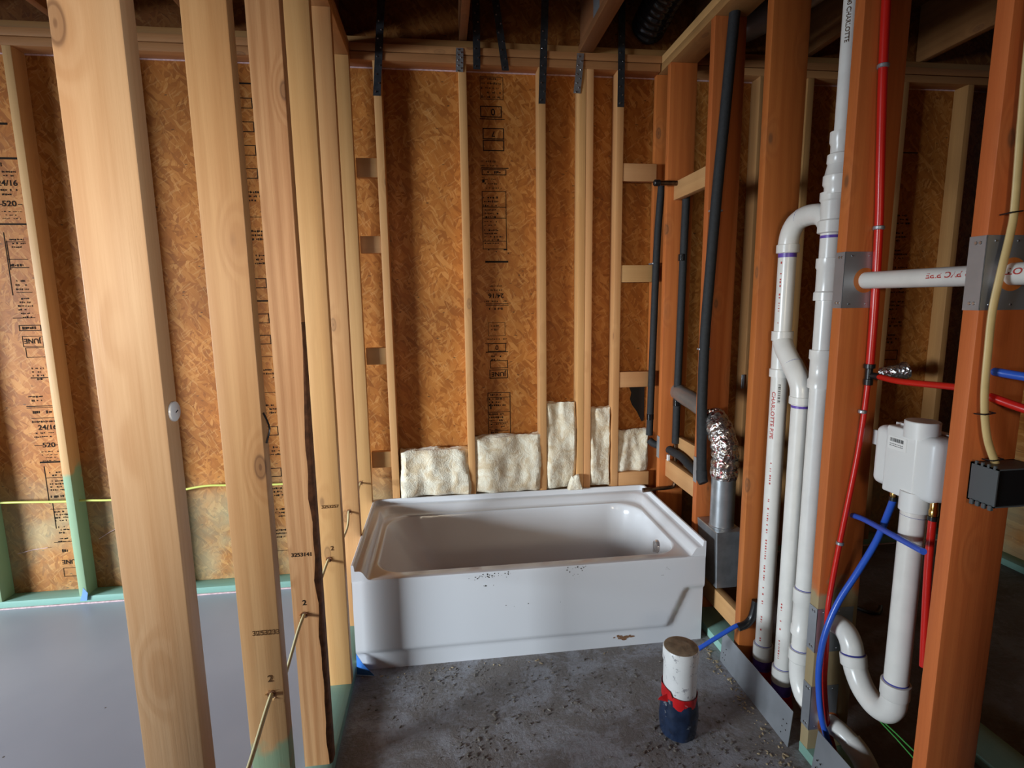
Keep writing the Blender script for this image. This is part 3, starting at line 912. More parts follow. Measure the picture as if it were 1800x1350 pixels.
# hole in the sheathing beside the corner
tag(plate_poly('torn_membrane', [(1.452, Yo - 0.001, 1.045), (1.50, Yo - 0.001, 1.045), (1.548, Yo - 0.001, 1.045), (1.548, Yo - 0.001, 0.835), (1.535, Yo - 0.001, 0.83),
                                 (1.52, Yo - 0.001, 0.86), (1.505, Yo - 0.001, 0.89), (1.475, Yo - 0.001, 0.93), (1.462, Yo - 0.001, 0.965), (1.470, Yo - 0.001, 1.0)],
               (0, -1, 0), 0.003, 'house_wrap', panels[6]), 'black torn membrane')

# grade marks on the studs of the partition
lettering('3253233', 0.017, 'print_brown', left_studs[1], (-0.030, -0.9052, 0.774), *UP, squash=1.05)
lettering('2', 0.024, 'print_brown', left_studs[1], (-0.030, -0.9052, 0.655), *UP)
lettering('3253141', 0.017, 'print_black', left_studs[2], (-0.050, -0.4968, 0.771), *UP, squash=1.05)
lettering('2', 0.024, 'print_black', left_studs[2], (-0.053, -0.4968, 0.612), *UP)
lettering('3253257', 0.017, 'print_brown', left_studs[3], (-0.040, -0.1172, 0.778), *UP, squash=1.05)
lettering('2', 0.024, 'print_brown', left_studs[3], (-0.042, -0.1172, 0.612), *UP)

# ------------------------------------------------------------------ bathtub
TL, TW = 1.524, 0.757
tub = root('bathtub', (TL / 2, TW / 2, 0), 'white alcove bathtub with a plain apron standing between stud walls', 'bathtub')


def rrect(x0, x1, y0, y1, r, z, n=9, rf=None):
    rf = r if rf is None else rf
    pts = []
    for (cx, cy, a0, rr) in ((x1 - r, y1 - r, 0, r), (x0 + r, y1 - r, 90, r), (x0 + rf, y0 + rf, 180, rf), (x1 - rf, y0 + rf, 270, rf)):
        for k in range(n + 1):
            a = math.radians(a0 + 90 * k / n)
            pts.append(Vector((cx + rr * math.cos(a), cy + rr * math.sin(a), z)))
    return pts


def bridge(bm, loops, close_last=True):
    R = [[bm.verts.new(p) for p in L] for L in loops]
    n = len(R[0])
    for a, b_ in zip(R[:-1], R[1:]):
        for k in range(n):
            bm.faces.new((a[k], a[(k + 1) % n], b_[(k + 1) % n], b_[k]))
    if close_last:
        bm.faces.new(R[-1])
    return R


bm = bmesh.new()
loops = [rrect(0.066, TL - 0.066, 0.006, TW - 0.062, 0.06, 0.4095, rf=0.004),
         rrect(0.085, TL - 0.085, 0.050, TW - 0.072, 0.15, 0.4095, rf=0.11),
         rrect(0.090, TL - 0.090, 0.056, TW - 0.077, 0.155, 0.4065, rf=0.115),
         rrect(0.096, TL - 0.093, 0.061, TW - 0.081, 0.16, 0.398, rf=0.12)]
for t in (0.12, 0.3, 0.5, 0.7, 0.85, 0.94, 0.985, 1.0):
    s = t
    z = 0.398 + (0.075 - 0.398) * (1 - (1 - t) ** 1.0) if t < 0.85 else 0.398 + (0.075 - 0.398) * (0.85 + 0.15 * math.sin((t - 0.85) / 0.15 * math.pi / 2))
    pinch = 0 if t < 0.85 else (1 - math.cos((t - 0.85) / 0.15 * math.pi / 2))
    loops.append(rrect(0.096 + 0.20 * s + 0.07 * pinch, TL - 0.093 - 0.055 * s - 0.07 * pinch, 0.061 + 0.055 * s + 0.06 * pinch,
                       TW - 0.081 - 0.055 * s - 0.06 * pinch, 0.16 - 0.03 * s, z, rf=0.12))
bridge(bm, loops)
link('basin', bm_mesh('basin', bm, True), 'tub', tub)

# raised ledge and tile flange round three sides
prof = [(0.0, 0.30), (0.0, 0.477), (0.002, 0.479), (0.009, 0.479), (0.011, 0.477), (0.0125, 0.452), (0.016, 0.4495), (0.030, 0.4495), (0.038, 0.447), (0.045, 0.441),
        (0.058, 0.420), (0.064, 0.412), (0.072, 0.4096), (0.085, 0.4094)]
bm = bmesh.new()
cols = []
for d, z in prof:
    r = 0.012 + d * 1.15
    y_start = 0.0 if d < 0.012 else 0.004
    pts = [Vector((d, y_start, z)), Vector((d, (TW - d - r) * 0.5, z))]
    for k in range(9):
        a = math.radians(180 - 90 * k / 8)
        pts.append(Vector((d + r + r * math.cos(a), TW - d - r + r * math.sin(a), z)))
    for k in range(9):
        a = math.radians(90 - 90 * k / 8)
        pts.append(Vector((TL - d - r + r * math.cos(a), TW - d - r + r * math.sin(a), z)))
    pts += [Vector((TL - d, (TW - d - r) * 0.5, z)), Vector((TL - d, y_start, z))]
    cols.append([bm.verts.new(p) for p in pts])
for a, b_ in zip(cols[:-1], cols[1:]):
    for k in range(len(a) - 1):
        bm.faces.new((a[k], a[k + 1], b_[k + 1], b_[k]))
for e in (0, -1):
    bm.faces.new([c[e] for c in cols])
link('tile_flange', bm_mesh('tile_flange', bm, True), 'tub', tub)

# apron with its stepped-back toe
bm = bmesh.new()
NX, NZ = 96, 40
grid = []


def toe(x, z):
    xm = TL - x
    if z > 0.265:
        d = 0.265 - z
    else:
        edge = 0.085 + (0.165 - 0.085) * (0.088 - z) / (0.088 - 0.26) if z > 0.088 else 1.0
        edge = 0.165 - 0.077 * (z - 0.088) / 0.172
        d = max(min(edge - xm, 0.30) * 0.9, 0.088 - z)
        d = min(d, 0.265 - z)
    t = max(0, min(1, (d + 0.006) / 0.022))
    return t * t * (3 - 2 * t)


for j in range(NZ + 1):
    z = 0.404 * j / NZ
    row = []
    for i in range(NX + 1):
        x = TL * i / NX
        row.append(bm.verts.new((x, 0.014 * toe(x, z), z)))
    grid.append(row)
top1 = [bm.verts.new((TL * i / NX, 0.0015, 0.4080)) for i in range(NX + 1)]
top2 = [bm.verts.new((TL * i / NX, 0.0075, 0.4096)) for i in range(NX + 1)]
back = [bm.verts.new((TL * i / NX, 0.03, 0.4093)) for i in range(NX + 1)]
back2 = [bm.verts.new((TL * i / NX, 0.03, 0.0)) for i in range(NX + 1)]
rows = grid + [top1, top2, back, back2]
for a, b_ in zip(rows[:-1], rows[1:]):
    for i in range(NX):
        bm.faces.new((a[i], a[i + 1], b_[i + 1], b_[i]))
for i in (0, NX):
    bm.faces.new([r[i] for r in rows])
link('apron', bm_mesh('apron', bm, True), 'tub', tub)
bm = bmesh.new()
bm_tube(bm, [(0.018, 0, 0), (0.006, 0, 0), (0, 0, 0), (-0.004, 0, 0)], [0.034, 0.034, 0.030, 0.016], 24)
o = link('overflow_plate', bm_mesh('overflow_plate', bm, True), 'chrome', tub, (1.408, 0.29, 0.325))
bm = bmesh.new()
bm_box(bm, -0.009, -0.004, -0.005, 0.005, -0.028, 0.028, 0.001)
link('overflow_lever', bm_mesh('overflow_lever', bm), 'chrome', o, (1.408, 0.29, 0.325))
# rust-brown scrape on the apron
bm = bmesh.new()
for k in range(16):
    cx, cz = 1.166 + random.gauss(0, 0.022), 0.043 + random.gauss(0, 0.005)
    w, h = random.uniform(0.006, 0.022), random.uniform(0.003, 0.009)
    vs = [bm.verts.new((cx + w * math.cos(a) * random.uniform(0.6, 1), 0.0137 - 0.0006 - 0.00002 * k, cz + h * math.sin(a) * random.uniform(0.6, 1))) for a in [i * math.pi / 4 for i in range(8)]]
    bm.faces.new(vs)
tag(link('scrape_mark', bm_mesh('scrape_mark', bm), plain('rust_brown_stain', (0.24, 0.12, 0.06), 0.7), tub), 'rust-brown scrape mark')
bm = bmesh.new()
for cx, cz, s, n_ in ((0.545, 0.392, 0.05, 26), (0.64, 0.395, 0.03, 10), (0.94, 0.395, 0.045, 16), (0.55, 0.35, 0.03, 5), (0.93, 0.36, 0.02, 6), (1.345, 0.365, 0.012, 4), (1.33, 0.33, 0.012, 2), (0.77, 0.25, 0.2, 4)):
    for k in range(n_):
        px, pz = cx + random.gauss(0, s * 0.6), min(0.402, cz + random.gauss(0, 0.006 if s > 0.025 else 0.01))
        w = random.uniform(0.001, 0.0035)
        vs = [bm.verts.new((px + w * math.cos(a) * random.uniform(0.6, 1.3), -0.0005, pz + w * 0.8 * math.sin(a))) for a in [i * math.pi / 3 for i in range(6)]]
        bm.faces.new(vs)
o = link('dirt_specks', bm_mesh('dirt_specks', bm), plain('dirt_speck', (0.07, 0.06, 0.05), 0.8), tub)
o['kind'] = 'stuff'


# ------------------------------------------------------------------ insulation
def batt(x0, x1, z0, z1, y0, y1, seed, label, lean=0.0, taper=0.0, depth=0.03):
    bm = bmesh.new()
    nx, nz, ny = max(6, int((x1 - x0) / 0.012)), max(6, int((z1 - z0) / 0.012)), 6
    bmesh.ops.create_cube(bm, size=1.0)
    bmesh.ops.subdivide_edges(bm, edges=bm.edges[:], cuts=22, use_grid_fill=True)
    w, h, d = x1 - x0, z1 - z0, y1 - y0
    for v in bm.verts:
        c = v.co.copy()
        u = (c.x + 0.5)
        t = (c.z + 0.5)
        # soft rounded corners
        e = max(abs(c.x), abs(c.z)) * 2
        rnd_ = max(0, e - 0.8) / 0.2
        yy = c.y * d * (1 - 0.45 * rnd_ * rnd_)
        p = Vector((u * w * 9 + seed * 5.1, c.y * d * 9, t * h * 9 + seed * 2.3))
        q_ = Vector((p.x * 1.5, p.y, p.z * 0.55))
        fold = noise.noise(q_ * 0.7) * depth * 1.0 + (0.5 - abs(noise.noise(q_ * 0.9 + Vector((9, 2, 4))))) * depth * 0.8 + noise.noise(p * 4) * 0.004 + noise.noise(p * 11) * 0.002
        front = max(0, -c.y * 2)
        x = x0 + u * w + (u - 0.5) * w * taper * (t - 0.5) + noise.noise(p * 1.3 + Vector((0, 7, 0))) * 0.006 * (e > 0.9)
        z = z0 + t * h + (noise.noise(p * 1.1 + Vector((3, 3, 0))) * 0.018 + noise.noise(p * 5 + Vector((1, 3, 0))) * 0.006) * t
        y = (y0 + y1) / 2 + yy - front * fold + lean * (1 - t) * -0.03
        v.co = (x, y, max(z, z0))
    me = bm_mesh('insulation_batt', bm, True)
    me.shade_smooth()
    o = link('insulation_batt', me, 'wool')
    org = Vector(((x0 + x1) / 2, (y0 + y1) / 2, z0))
    me.transform(Matrix.Translation(-org))
    o.location = org
    tag(o, label, 'insulation', 'offcuts of insulation behind the tub')
    return o


batt(0.148, 0.528, 0.481, 0.735, 0.765, 0.845, 1, 'wide cream insulation batt behind the head end of the tub', lean=0.5, taper=-0.02)
batt(0.552, 0.922, 0.481, 0.795, 0.765, 0.845, 2, 'taller wide cream insulation batt with an upright fold, second from the head of the tub', lean=0.5)
batt(0.960, 1.126, 0.481, 0.965, 0.775, 0.845, 3, 'tall narrow insulation strip beside the doubled studs, its middle creased', depth=0.035)
batt(1.209, 1.328, 0.481, 0.935, 0.775, 0.845, 4, 'thin tall twisted insulation strip just past the doubled studs', depth=0.035)
batt(1.371, 1.552, 0.555, 0.795, 0.785, 0.845, 5, 'small frayed insulation piece resting on the corner blocking', depth=0.03)
o = batt(1.085, 1.145, 0.479, 0.56, 0.725, 0.765, 6, 'torn tuft of insulation lying on the tub rim', depth=0.02, taper=-0.9)

# ------------------------------------------------------------------ steel hold-down straps
def strap(x_top, z_top, x_bot, z_bot, y_top, y_bot, label, mat='strap'):
    L = Vector((x_bot - x_top, y_bot - y_top, z_bot - z_top))
    bm = bmesh.new()
    n = 12
    w = 0.018
    prev = None
    for i in range(n + 1):
        t = i / n
        p = L * t
        p.y -= 0.004 * math.sin(t * math.pi)
        ring = [bm.verts.new(p + Vector(o_)) for o_ in ((-w, 0, 0), (w, 0, 0), (w, -0.0016, 0), (-w, -0.0016, 0))]
        if prev:
            for k in range(4):
                bm.faces.new((prev[k], prev[(k + 1) % 4], ring[(k + 1) % 4], ring[k]))
        else:
            bm.faces.new(ring)
        prev = ring
    bm.faces.new(prev[::-1])
    o = link('hold_down_strap', bm_mesh('hold_down_strap', bm), mat, None, (x_top, y_top, z_top))
    tag(o, label, 'strap', 'steel straps along the top plates')
    bm = bmesh.new()
    for k in range(9):
        t = 1 - k * min(0.04 / L.length, 0.11) - 0.03
        if t < 0.02:
            break
        p = L * t
        sx = (0.008 if k % 2 else -0.007)
        bm_tube(bm, [(p.x + sx, p.y - 0.0066 * math.sin(t * math.pi) - 0.001, p.z), (p.x + sx, p.y - 0.008, p.z)], [0.0042, 0.0035], 8)
    link('nail_heads', bm_mesh('nail_heads', bm), 'nail', o, (x_top, y_top, z_top))
    return o


strap(0.173, 3.10, 0.118, 2.532, 0.757, 0.757, 'long dark steel strap over the stud nearest the tub head')
strap(0.612, 3.10, 0.609, 2.669, 0.755, 0.756, 'dark steel strap ending on the plate just past the second tub stud')
strap(0.690, 3.10, 0.752, 2.669, 0.755, 0.756, 'slanting dark steel strap ending on the plate above the printed bay')
strap(0.957, 3.10, 0.936, 2.520, 0.757, 0.757, 'long dark steel strap over the stud past the printed bay')
strap(1.345, 3.10, 1.349, 2.516, 0.757, 0.757, 'long dark steel strap on the last stud before the corner')
strap(1.135, 2.765, 1.117, 2.575, 0.7575, 0.7575, 'short bent steel strap on the doubled studs', 'galv')
strap(0.527, 2.765, 0.523, 2.655, 0.7575, 0.7575, 'short shiny steel strap on the plate above the second tub stud', 'galv')
strap(-1.945, 3.10, -1.905, 2.53, 0.757, 0.757, 'dark steel strap at the far end of the neighbouring room')

# ------------------------------------------------------------------ cables on and in the partition
for (pts, mat, rad, name, label) in (
        ([(-2.4, 0.80, 0.56), (-1.85, 0.80, 0.556), (-1.56, 0.80, 0.545), (-1.45, 0.80, 0.545), (-1.33, 0.80, 0.540), (-1.12, 0.80, 0.545), (-0.955, 0.80, 0.578), (-0.86, 0.80, 0.590),
          (-0.771, 0.80, 0.588), (-0.62, 0.80, 0.580), (-0.497, 0.80, 0.578), (-0.31, 0.80, 0.58)], 'cable_yellow', 0.0058, 'yellow_cable', 'bright yellow cable running through the studs of the outside wall'),):
    o = tube(name, pts, rad, mat, None, 10, 6)
    tag(o, label, 'cable')
cab = [(-0.055, 0.80, 0.590), (-0.056, 0.70, 0.591), (-0.052, 0.50, 0.575), (-0.048, 0.335, 0.592), (-0.046, 0.28, 0.600), (-0.040, 0.18, 0.560), (-0.050, -0.05, 0.555), (-0.056, -0.10, 0.568),
       (-0.062, -0.16, 0.556), (-0.072, -0.30, 0.515), (-0.068, -0.42, 0.545), (-0.056, -0.494, 0.572), (-0.060, -0.56, 0.556), (-0.066, -0.72, 0.500), (-0.058, -0.83, 0.55),
       (-0.030, -0.904, 0.614), (-0.030, -0.95, 0.606), (-0.034, -1.10, 0.560), (-0.05, -1.28, 0.52), (-0.05, -1.40, 0.50)]
o = tube('cream_cable', cab, 0.0048, 'cable', None, 10, 7)
tag(o, 'cream cable threaded from stud to stud through drilled holes', 'cable')
for (x, y, z), st in (((-0.056, 0.712, 0.591), 5), ((-0.046, 0.285, 0.600), 4), ((-0.056, -0.116, 0.568), 3), ((-0.056, -0.496, 0.572), 2), ((-0.030, -0.904, 0.614), 1)):
    h = tube('drilled_hole', [(x, y - 0.0012, z), (x, y + 0.004, z)], 0.010, 'bark', left_studs[st], 16)
    bm = bmesh.new()
    for k in range(9):
        a = random.uniform(0, 6.28)
        p0 = Vector((math.cos(a) * 0.010, -0.001, math.sin(a) * 0.010))
        p1 = p0 * random.uniform(1.1, 1.6) + Vector((0, -random.uniform(0.002, 0.009), 0))
        sd = Vector((-math.sin(a), 0, math.cos(a))) * 0.003
        f = bm.faces.new([bm.verts.new(q) for q in (p0 - sd, p0 + sd, p1)])
    sp_ = link('splinters', bm_mesh('splinters', bm), 'block', left_studs[st], (x, y, z))
    sp_['kind'] = 'stuff'
for k, (p, q, lab) in enumerate((((-1.835, 0.838, 0.262), (-1.69, 0.840, 0.285), 'thin pale wire on the strand board left of the printed column'),
                                 ((-1.44, 0.842, 0.315), (-1.33, 0.838, 0.375), 'thin pale wire on the strand board behind the smooth near stud'))):
    o = tube('thin_wire', [p, ((p[0] + q[0]) / 2, 0.842, (p[2] + q[2]) / 2 + 0.004), q], 0.0014, 'sealer', None, 6)
    tag(o, lab, 'wire')
# cap nail, wire and blue scraps near the partition
o = tube('cap_nail', [(0.0, -1.286, 1.377), (0.003, -1.286, 1.377), (0.005, -1.286, 1.377)], [0.015, 0.015, 0.012], 'white_cap', None, 20)
tag(o, 'round white plastic cap nail on the side of the nearest stud', 'nail')
plate_poly('nail_slot', [(0.0052, -1.290, 1.3765), (0.0052, -1.283, 1.379), (0.0052, -1.283, 1.3775), (0.0052, -1.290, 1.375)], (1, 0, 0), 0.0004, 'print_black', o)
o = tube('wire_offcut', [(0.002, -0.897, 1.295), (0.006, -0.886, 1.272), (0.007, -0.882, 1.252), (0.002, -0.893, 1.225)], 0.0022, 'black_plastic', None, 8, 5)
tag(o, 'thin bent black wire offcut on the side of a stud', 'wire')
o = plate_poly('blue_scrap', [(-1.512, 0.752, 0.020), (-1.480, 0.752, 0.020), (-1.470, 0.750, 0.062), (-1.487, 0.748, 0.094), (-1.497, 0.750, 0.060)], (0, -1, 0), 0.002, plain('pale_blue_film', (0.20, 0.36, 0.66), 0.4))
tag(o, 'pale blue plastic scrap stuck to the green plate at a stud foot', 'scrap')
o = plate_poly('blue_film', [(0.002, -0.005, 0.092), (0.030, -0.018, 0.052), (0.075, -0.030, 0.003), (0.002, -0.012, 0.003)], (0, -1, 0.1), 0.0015, 'blue_film')
tag(o, 'torn blue plastic film at the bottom corner of the tub apron', 'film')
o = box('blue_tape', -0.045, -0.012, -0.758, -0.742, 0.0, 0.0, 'blue_film', None, 0) if False else tube('blue_tube_stub', [(-0.30, -0.62, 0.0), (-0.16, -0.66, 0.004), (-0.12, -0.665, 0.006)], 0.008, 'blue_pex', None, 10)
tag(o, 'short blue tube end lying on the floor between two studs', 'tube')

# ------------------------------------------------------------------ drain stack in the plumbing wall
PX = 1.635
pv = root('drain_stack', (PX, -0.40, 0), 'white plastic drain stack of three pipes joined by elbow and branch', 'pipe')
Y1, Y2, Y3 = -0.283, -0.410, -0.500
vpipe('vent_pipe', PX, -0.515, [(2.02, 0.0215), (3.10, 0.0215)], 'pvc', pv)
vpipe('reducer', PX, -0.512, [(2.035, 0.020), (2.035, 0.030), (2.005, 0.030), (1.995, 0.026), (1.972, 0.026), (1.968, 0.033), (1.945, 0.034), (1.940, 0.031), (1.910, 0.037), (1.905, 0.041),
                               (1.880, 0.041), (1.872, 0.036), (1.850, 0.036)], 'pvc', pv)
tee = tube('tee', [(PX, Y3, z) for z in (1.86, 1.858, 1.835, 1.83, 1.775, 1.77, 1.735, 1.732)], [0.034, 0.039, 0.039, 0.035, 0.035, 0.040, 0.040, 0.034], 'pvc', pv, 24)
tube('tee_branch', [(PX, -0.50, 1.765), (PX, -0.475, 1.785), (PX, -0.44, 1.802), (PX, -0.385, 1.808), (PX, -0.345, 1.803)], [0.030, 0.033, 0.034, 0.036, 0.036], 'pvc', tee, 24, 5) if False else \
    tube('tee_branch', smooth_path([(PX, -0.50, 1.745), (PX, -0.475, 1.78), (PX, -0.44, 1.800), (PX, -0.385, 1.806), (PX, -0.350, 1.802)], 5), 0.034, 'pvc', tee, 24)
tube('elbow', smooth_path([(PX, -0.385, 1.805), (PX, -0.352, 1.802), (PX, -0.318, 1.788), (PX, -0.294, 1.760), (PX, -0.284, 1.725), (PX, -0.283, 1.70)], 5), 0.0335, 'pvc', pv, 24)
collar('elbow_collar', (PX, Y1, 1.705), (0, 0, 1), 0.030, 0.038, 'pvc', pv)
collar('marker_ring', (PX, -0.356, 1.8035), (0, 1, 0.12), 0.004, 0.0345, 'ink_blue', pv)
collar('primer_smear', (PX, Y1, 1.682), (0, 0, 1), 0.018, 0.0306, 'primer', pv)
o = vpipe('upper_pipe', PX, Y1, [(1.40, 0.0302), (1.70, 0.0302)], 'pvc', pv)
wye = vpipe('branch_fitting', PX, Y1, [(1.412, 0.0305), (1.411, 0.037), (1.378, 0.037), (1.374, 0.0325), (1.275, 0.0325), (1.272, 0.037), (1.244, 0.037), (1.243, 0.0305)], 'pvc', pv)
tube('branch_arm', smooth_path([(PX - 0.002, -0.288, 1.375), (PX - 0.004, -0.310, 1.345), (PX - 0.004, -0.340, 1.313), (PX - 0.003, -0.362, 1.290)], 5), 0.034, 'pvc', wye, 24)
collar('marker_ring', (PX - 0.003, -0.357, 1.296), (0, -0.69, -0.72), 0.004, 0.0352, 'ink_blue', wye)
tube('branch_elbow', smooth_path([(PX - 0.003, -0.352, 1.300), (PX - 0.002, -0.385, 1.262), (PX, -0.405, 1.225), (PX, -0.410, 1.185)], 6), 0.0355, 'pvc', pv, 24)
collar('elbow_collar', (PX, Y2, 1.178), (0, 0, 1), 0.028, 0.038, 'pvc', pv)
collar('primer_smear', (PX, Y2, 1.156), (0, 0, 1), 0.012, 0.0306, 'primer', pv)
p1 = vpipe('waste_pipe', PX, Y1, [(0.12, 0.0302), (1.26, 0.0302)], 'pvc', pv)
p2 = vpipe('waste_pipe', PX, Y2, [(0.11, 0.0302), (1.18, 0.0302)], 'pvc', pv)
p3 = vpipe('waste_pipe', PX, Y3, [(0.28, 0.0302), (1.75, 0.0302)], 'pvc', pv)
for zc, L, r in ((1.722, 0.012, 0.0306),):
    collar('primer_smear', (PX, Y3, zc), (0, 0, 1), L, r, 'primer', pv)
vpipe('coupling', PX, Y3, [(1.656, 0.0305), (1.655, 0.037), (1.626, 0.037), (1.62, 0.0335), (1.552, 0.0335), (1.547, 0.038), (1.522, 0.038), (1.521, 0.0305)], 'pvc', pv)
vpipe('coupling', PX, Y3, [(1.363, 0.0305), (1.362, 0.038), (1.333, 0.038), (1.328, 0.0345), (1.268, 0.0345), (1.263, 0.038), (1.236, 0.038), (1.235, 0.0305)], 'pvc', pv)
vpipe('coupling', PX, Y3, [(0.522, 0.0305), (0.521, 0.036), (0.470, 0.036), (0.466, 0.033), (0.380, 0.033), (0.376, 0.036), (0.350, 0.036), (0.349, 0.0305)], 'pvc', pv)
collar('marker_ring', (PX, Y3, 0.524), (0, 0, 1), 0.005, 0.0312, 'ink_blue', pv)
vpipe('coupling', PX, Y3, [(0.292, 0.0305), (0.291, 0.037), (0.250, 0.037), (0.245, 0.033)], 'pvc', pv)
collar('marker_ring', (PX, Y3, 0.294), (0, 0, 1), 0.005, 0.0312, 'ink_blue', pv)
tube('low_elbow', smooth_path([(PX, Y3, 0.26), (PX, Y3, 0.215), (PX, -0.510, 0.17), (PX, -0.535, 0.135), (PX, -0.575, 0.118), (PX, -0.62, 0.115)], 5), 0.033, 'pvc', pv, 24)
for yy, zt in ((Y1, 0.165), (Y2, 0.155)):
    vpipe('coupling', PX, yy, [(zt, 0.0305), (zt - 0.001, 0.0365), (zt - 0.060, 0.0365), (zt - 0.061, 0.031)], 'pvc', pv)
    collar('marker_ring', (PX, yy, zt + 0.002), (0, 0, 1), 0.005, 0.0312, 'ink_blue', pv)
    vpipe('primed_end', PX, yy, [(zt - 0.060, 0.0345), (zt - 0.105, 0.0345)], 'primer', pv)
    vpipe('red_wrap', PX, yy, [(zt - 0.104, 0.038), (0.02, 0.040), (0.0, 0.044)], 'red_tape', pv)
pipe_lettering('CHARLOTTE PIPE', 0.020, 'print_red', p1, (PX, Y1, 1.19), (0, 0, -1), (-0.93, -0.36, 0), 0.0302, squash=1.15)
# rows of worn print further along the pipes
for (par, yy, z0, z1) in ((p1, Y1, 0.18, 0.93), (p2, Y2, 0.20, 0.42), (o, Y1, 1.43, 1.66)):
    bm = bmesh.new()
    z = z1
    while z > z0:
        h = random.uniform(0.002, 0.008)
        if random.random() < 0.7:
            a0 = math.atan2(-0.36, -0.93) + random.uniform(-0.01, 0.01) + (0.20 if par is p1 else 0)
            vs = []
            for da, zz in ((-0.10, z), (0.10, z), (0.10, z - h), (-0.10, z - h)):
                a = a0 + da * 0.9
                vs.append(bm.verts.new((0.0307 * math.cos(a), 0.0307 * math.sin(a), zz - z0)))
            bm.faces.new(vs)
        z -= h + random.uniform(0.003, 0.007)
    link('worn_print', bm_mesh('worn_print', bm), 'print_red', par, (PX, yy, z0))
bm = bmesh.new()
for k in range(14):
    a0 = math.atan2(-0.85, -0.52)
    hh = random.choice((0.0016, 0.003))
    vs = [bm.verts.new((0.0308 * math.cos(a0 + da), 0.0308 * math.sin(a0 + da), -k * 0.005 + dz)) for da, dz in ((-0.14, 0), (0.14, 0), (0.14, hh), (-0.14, hh))]
    bm.faces.new(vs)
link('bar_code', bm_mesh('bar_code', bm), 'print_black', p1, (PX, Y1, 1.215))
pipe_lettering('40 CHARLOTTE', 0.017, 'print_brown', pv, (PX, -0.515, 2.40), (0, 0, -1), (-0.80, -0.60, 0), 0.0215)

# laundry drain: horizontal vent, stand pipe with trap, lower trap arm
hp = tube('vent_line', [(PX, -0.60, 1.580), (PX, -1.8, 1.574)], 0.0242, 'pvc', None, 24)
tag(hp, 'white plastic vent pipe running level through drilled plumbing studs', 'pipe')
pipe_lettering('CHARLOTTE  1 1/2 PVC PIPE', 0.020, 'print_red', hp, (PX, -1.20, 1.577), (0, 1, 0), (-0.93, 0, 0.25), 0.0242, squash=1.25)
tp = root('trap_pipe', (PX, -0.898, 0.33), 'white stand pipe with a curved trap hanging below the laundry outlet box', 'pipe')
vpipe('stand_pipe', PX, -0.898, [(0.455, 0.0302), (0.975, 0.0302)], 'pvc', tp)
collar('marker_ring', (PX, -0.898, 0.952), (0.1, 0, 1), 0.004, 0.0308, 'ink_blue', tp)
vpipe('trap_socket', PX, -0.898, [(0.462, 0.0308), (0.461, 0.0365), (0.420, 0.0365), (0.415, 0.034)], 'pvc', tp)
collar('marker_ring', (PX, -0.898, 0.464), (0, 0, 1), 0.006, 0.0312, 'ink_blue', tp)
tube('trap_bend', smooth_path([(PX, -0.898, 0.43), (PX, -0.895, 0.385), (PX, -0.872, 0.350), (PX, -0.833, 0.340), (PX, -0.790, 0.355), (PX, -0.757, 0.390), (PX, -0.742, 0.425)], 6), 0.0335, 'pvc', tp, 24)
collar('trap_collar', (PX, -0.742, 0.420), (0, 0.25, 1), 0.034, 0.0375, 'pvc', tp)
collar('marker_ring', (PX, -0.738, 0.4385), (0, 0.25, 1), 0.004, 0.034, 'ink_blue', tp)
tube('trap_arm', smooth_path([(PX, -0.740, 0.425), (PX, -0.728, 0.462), (PX, -0.705, 0.486), (PX, -0.675, 0.490), (PX, -0.63, 0.482), (PX, -0.59, 0.475)], 6), 0.032, 'pvc', tp, 24)
lp = root('low_trap', (1.66, -0.76, 0.0), 'white trap arm coming out of the plumbing stud near the floor', 'pipe')
tube('trap_arm', smooth_path([(PX, -0.60, 0.118), (PX, -0.665, 0.135), (1.640, -0.710, 0.140), (1.652, -0.745, 0.128)], 6), 0.030, 'pvc', lp, 24)
tube('trap_bend', smooth_path([(1.650, -0.740, 0.131), (1.662, -0.772, 0.108), (1.673, -0.800, 0.066), (1.679, -0.818, 0.02), (1.680, -0.822, 0.0)], 6), 0.0345, 'pvc', lp, 24)

# ------------------------------------------------------------------ laundry outlet box
ob = root('outlet_box', (PX, -0.868, 1.0), 'white plastic laundry outlet box hung between two plumbing studs, seen from behind', 'outlet box')
bm = bmesh.new()
bm_box(bm, 0, 0.075, -0.970, -0.768, 1.006, 1.176, 0.022, 5)
link('housing', bm_mesh('housing', bm, True), 'box_white', ob, (1.610, 0, 0))
bm = bmesh.new()
bm_box(bm, 0, 0.05, -0.915, -0.815, 0.998, 1.184, 0.006, 3)
link('middle_bulge', bm_mesh('middle_bulge', bm, True), 'box_white', ob, (1.6075, 0, 0))
vpipe('knockout_collar', 1.640, -0.893, [(1.165, 0.040), (1.208, 0.040), (1.210, 0.038), (1.209, 0.034), (1.17, 0.033)], 'box_white', ob, 32)
vpipe('small_collar', 1.660, -0.835, [(1.165, 0.022), (1.190, 0.022)], 'box_white', ob, 24)
vpipe('outlet_collar', 1.636, -0.898, [(1.02, 0.036), (0.968, 0.036), (0.966, 0.032)], 'box_white', ob, 32)
box('mounting_tab', 1.703, 1.709, -0.78, -0.6605, 1.085, 1.130, 'box_white', ob)
box('front_rim', 1.684, 1.709, -0.975, -0.762, 1.005, 1.177, 'box_white', ob)
st = plate_poly('sticker', [(1.6070, -0.825, 1.158), (1.6070, -0.885, 1.158), (1.6070, -0.885, 1.122), (1.6070, -0.825, 1.122)], (-1, 0, 0), 0.0005, 'sticker', ob)
bm = bmesh.new()
for k in range(22):
    y = -0.832 - k * 0.0020
    w = random.choice((0.0006, 0.0012))
    vs = [bm.verts.new((0, y + dy, z)) for dy, z in ((0, 1.143), (-w, 1.143), (-w, 1.153), (0, 1.153))]
    bm.faces.new(vs)
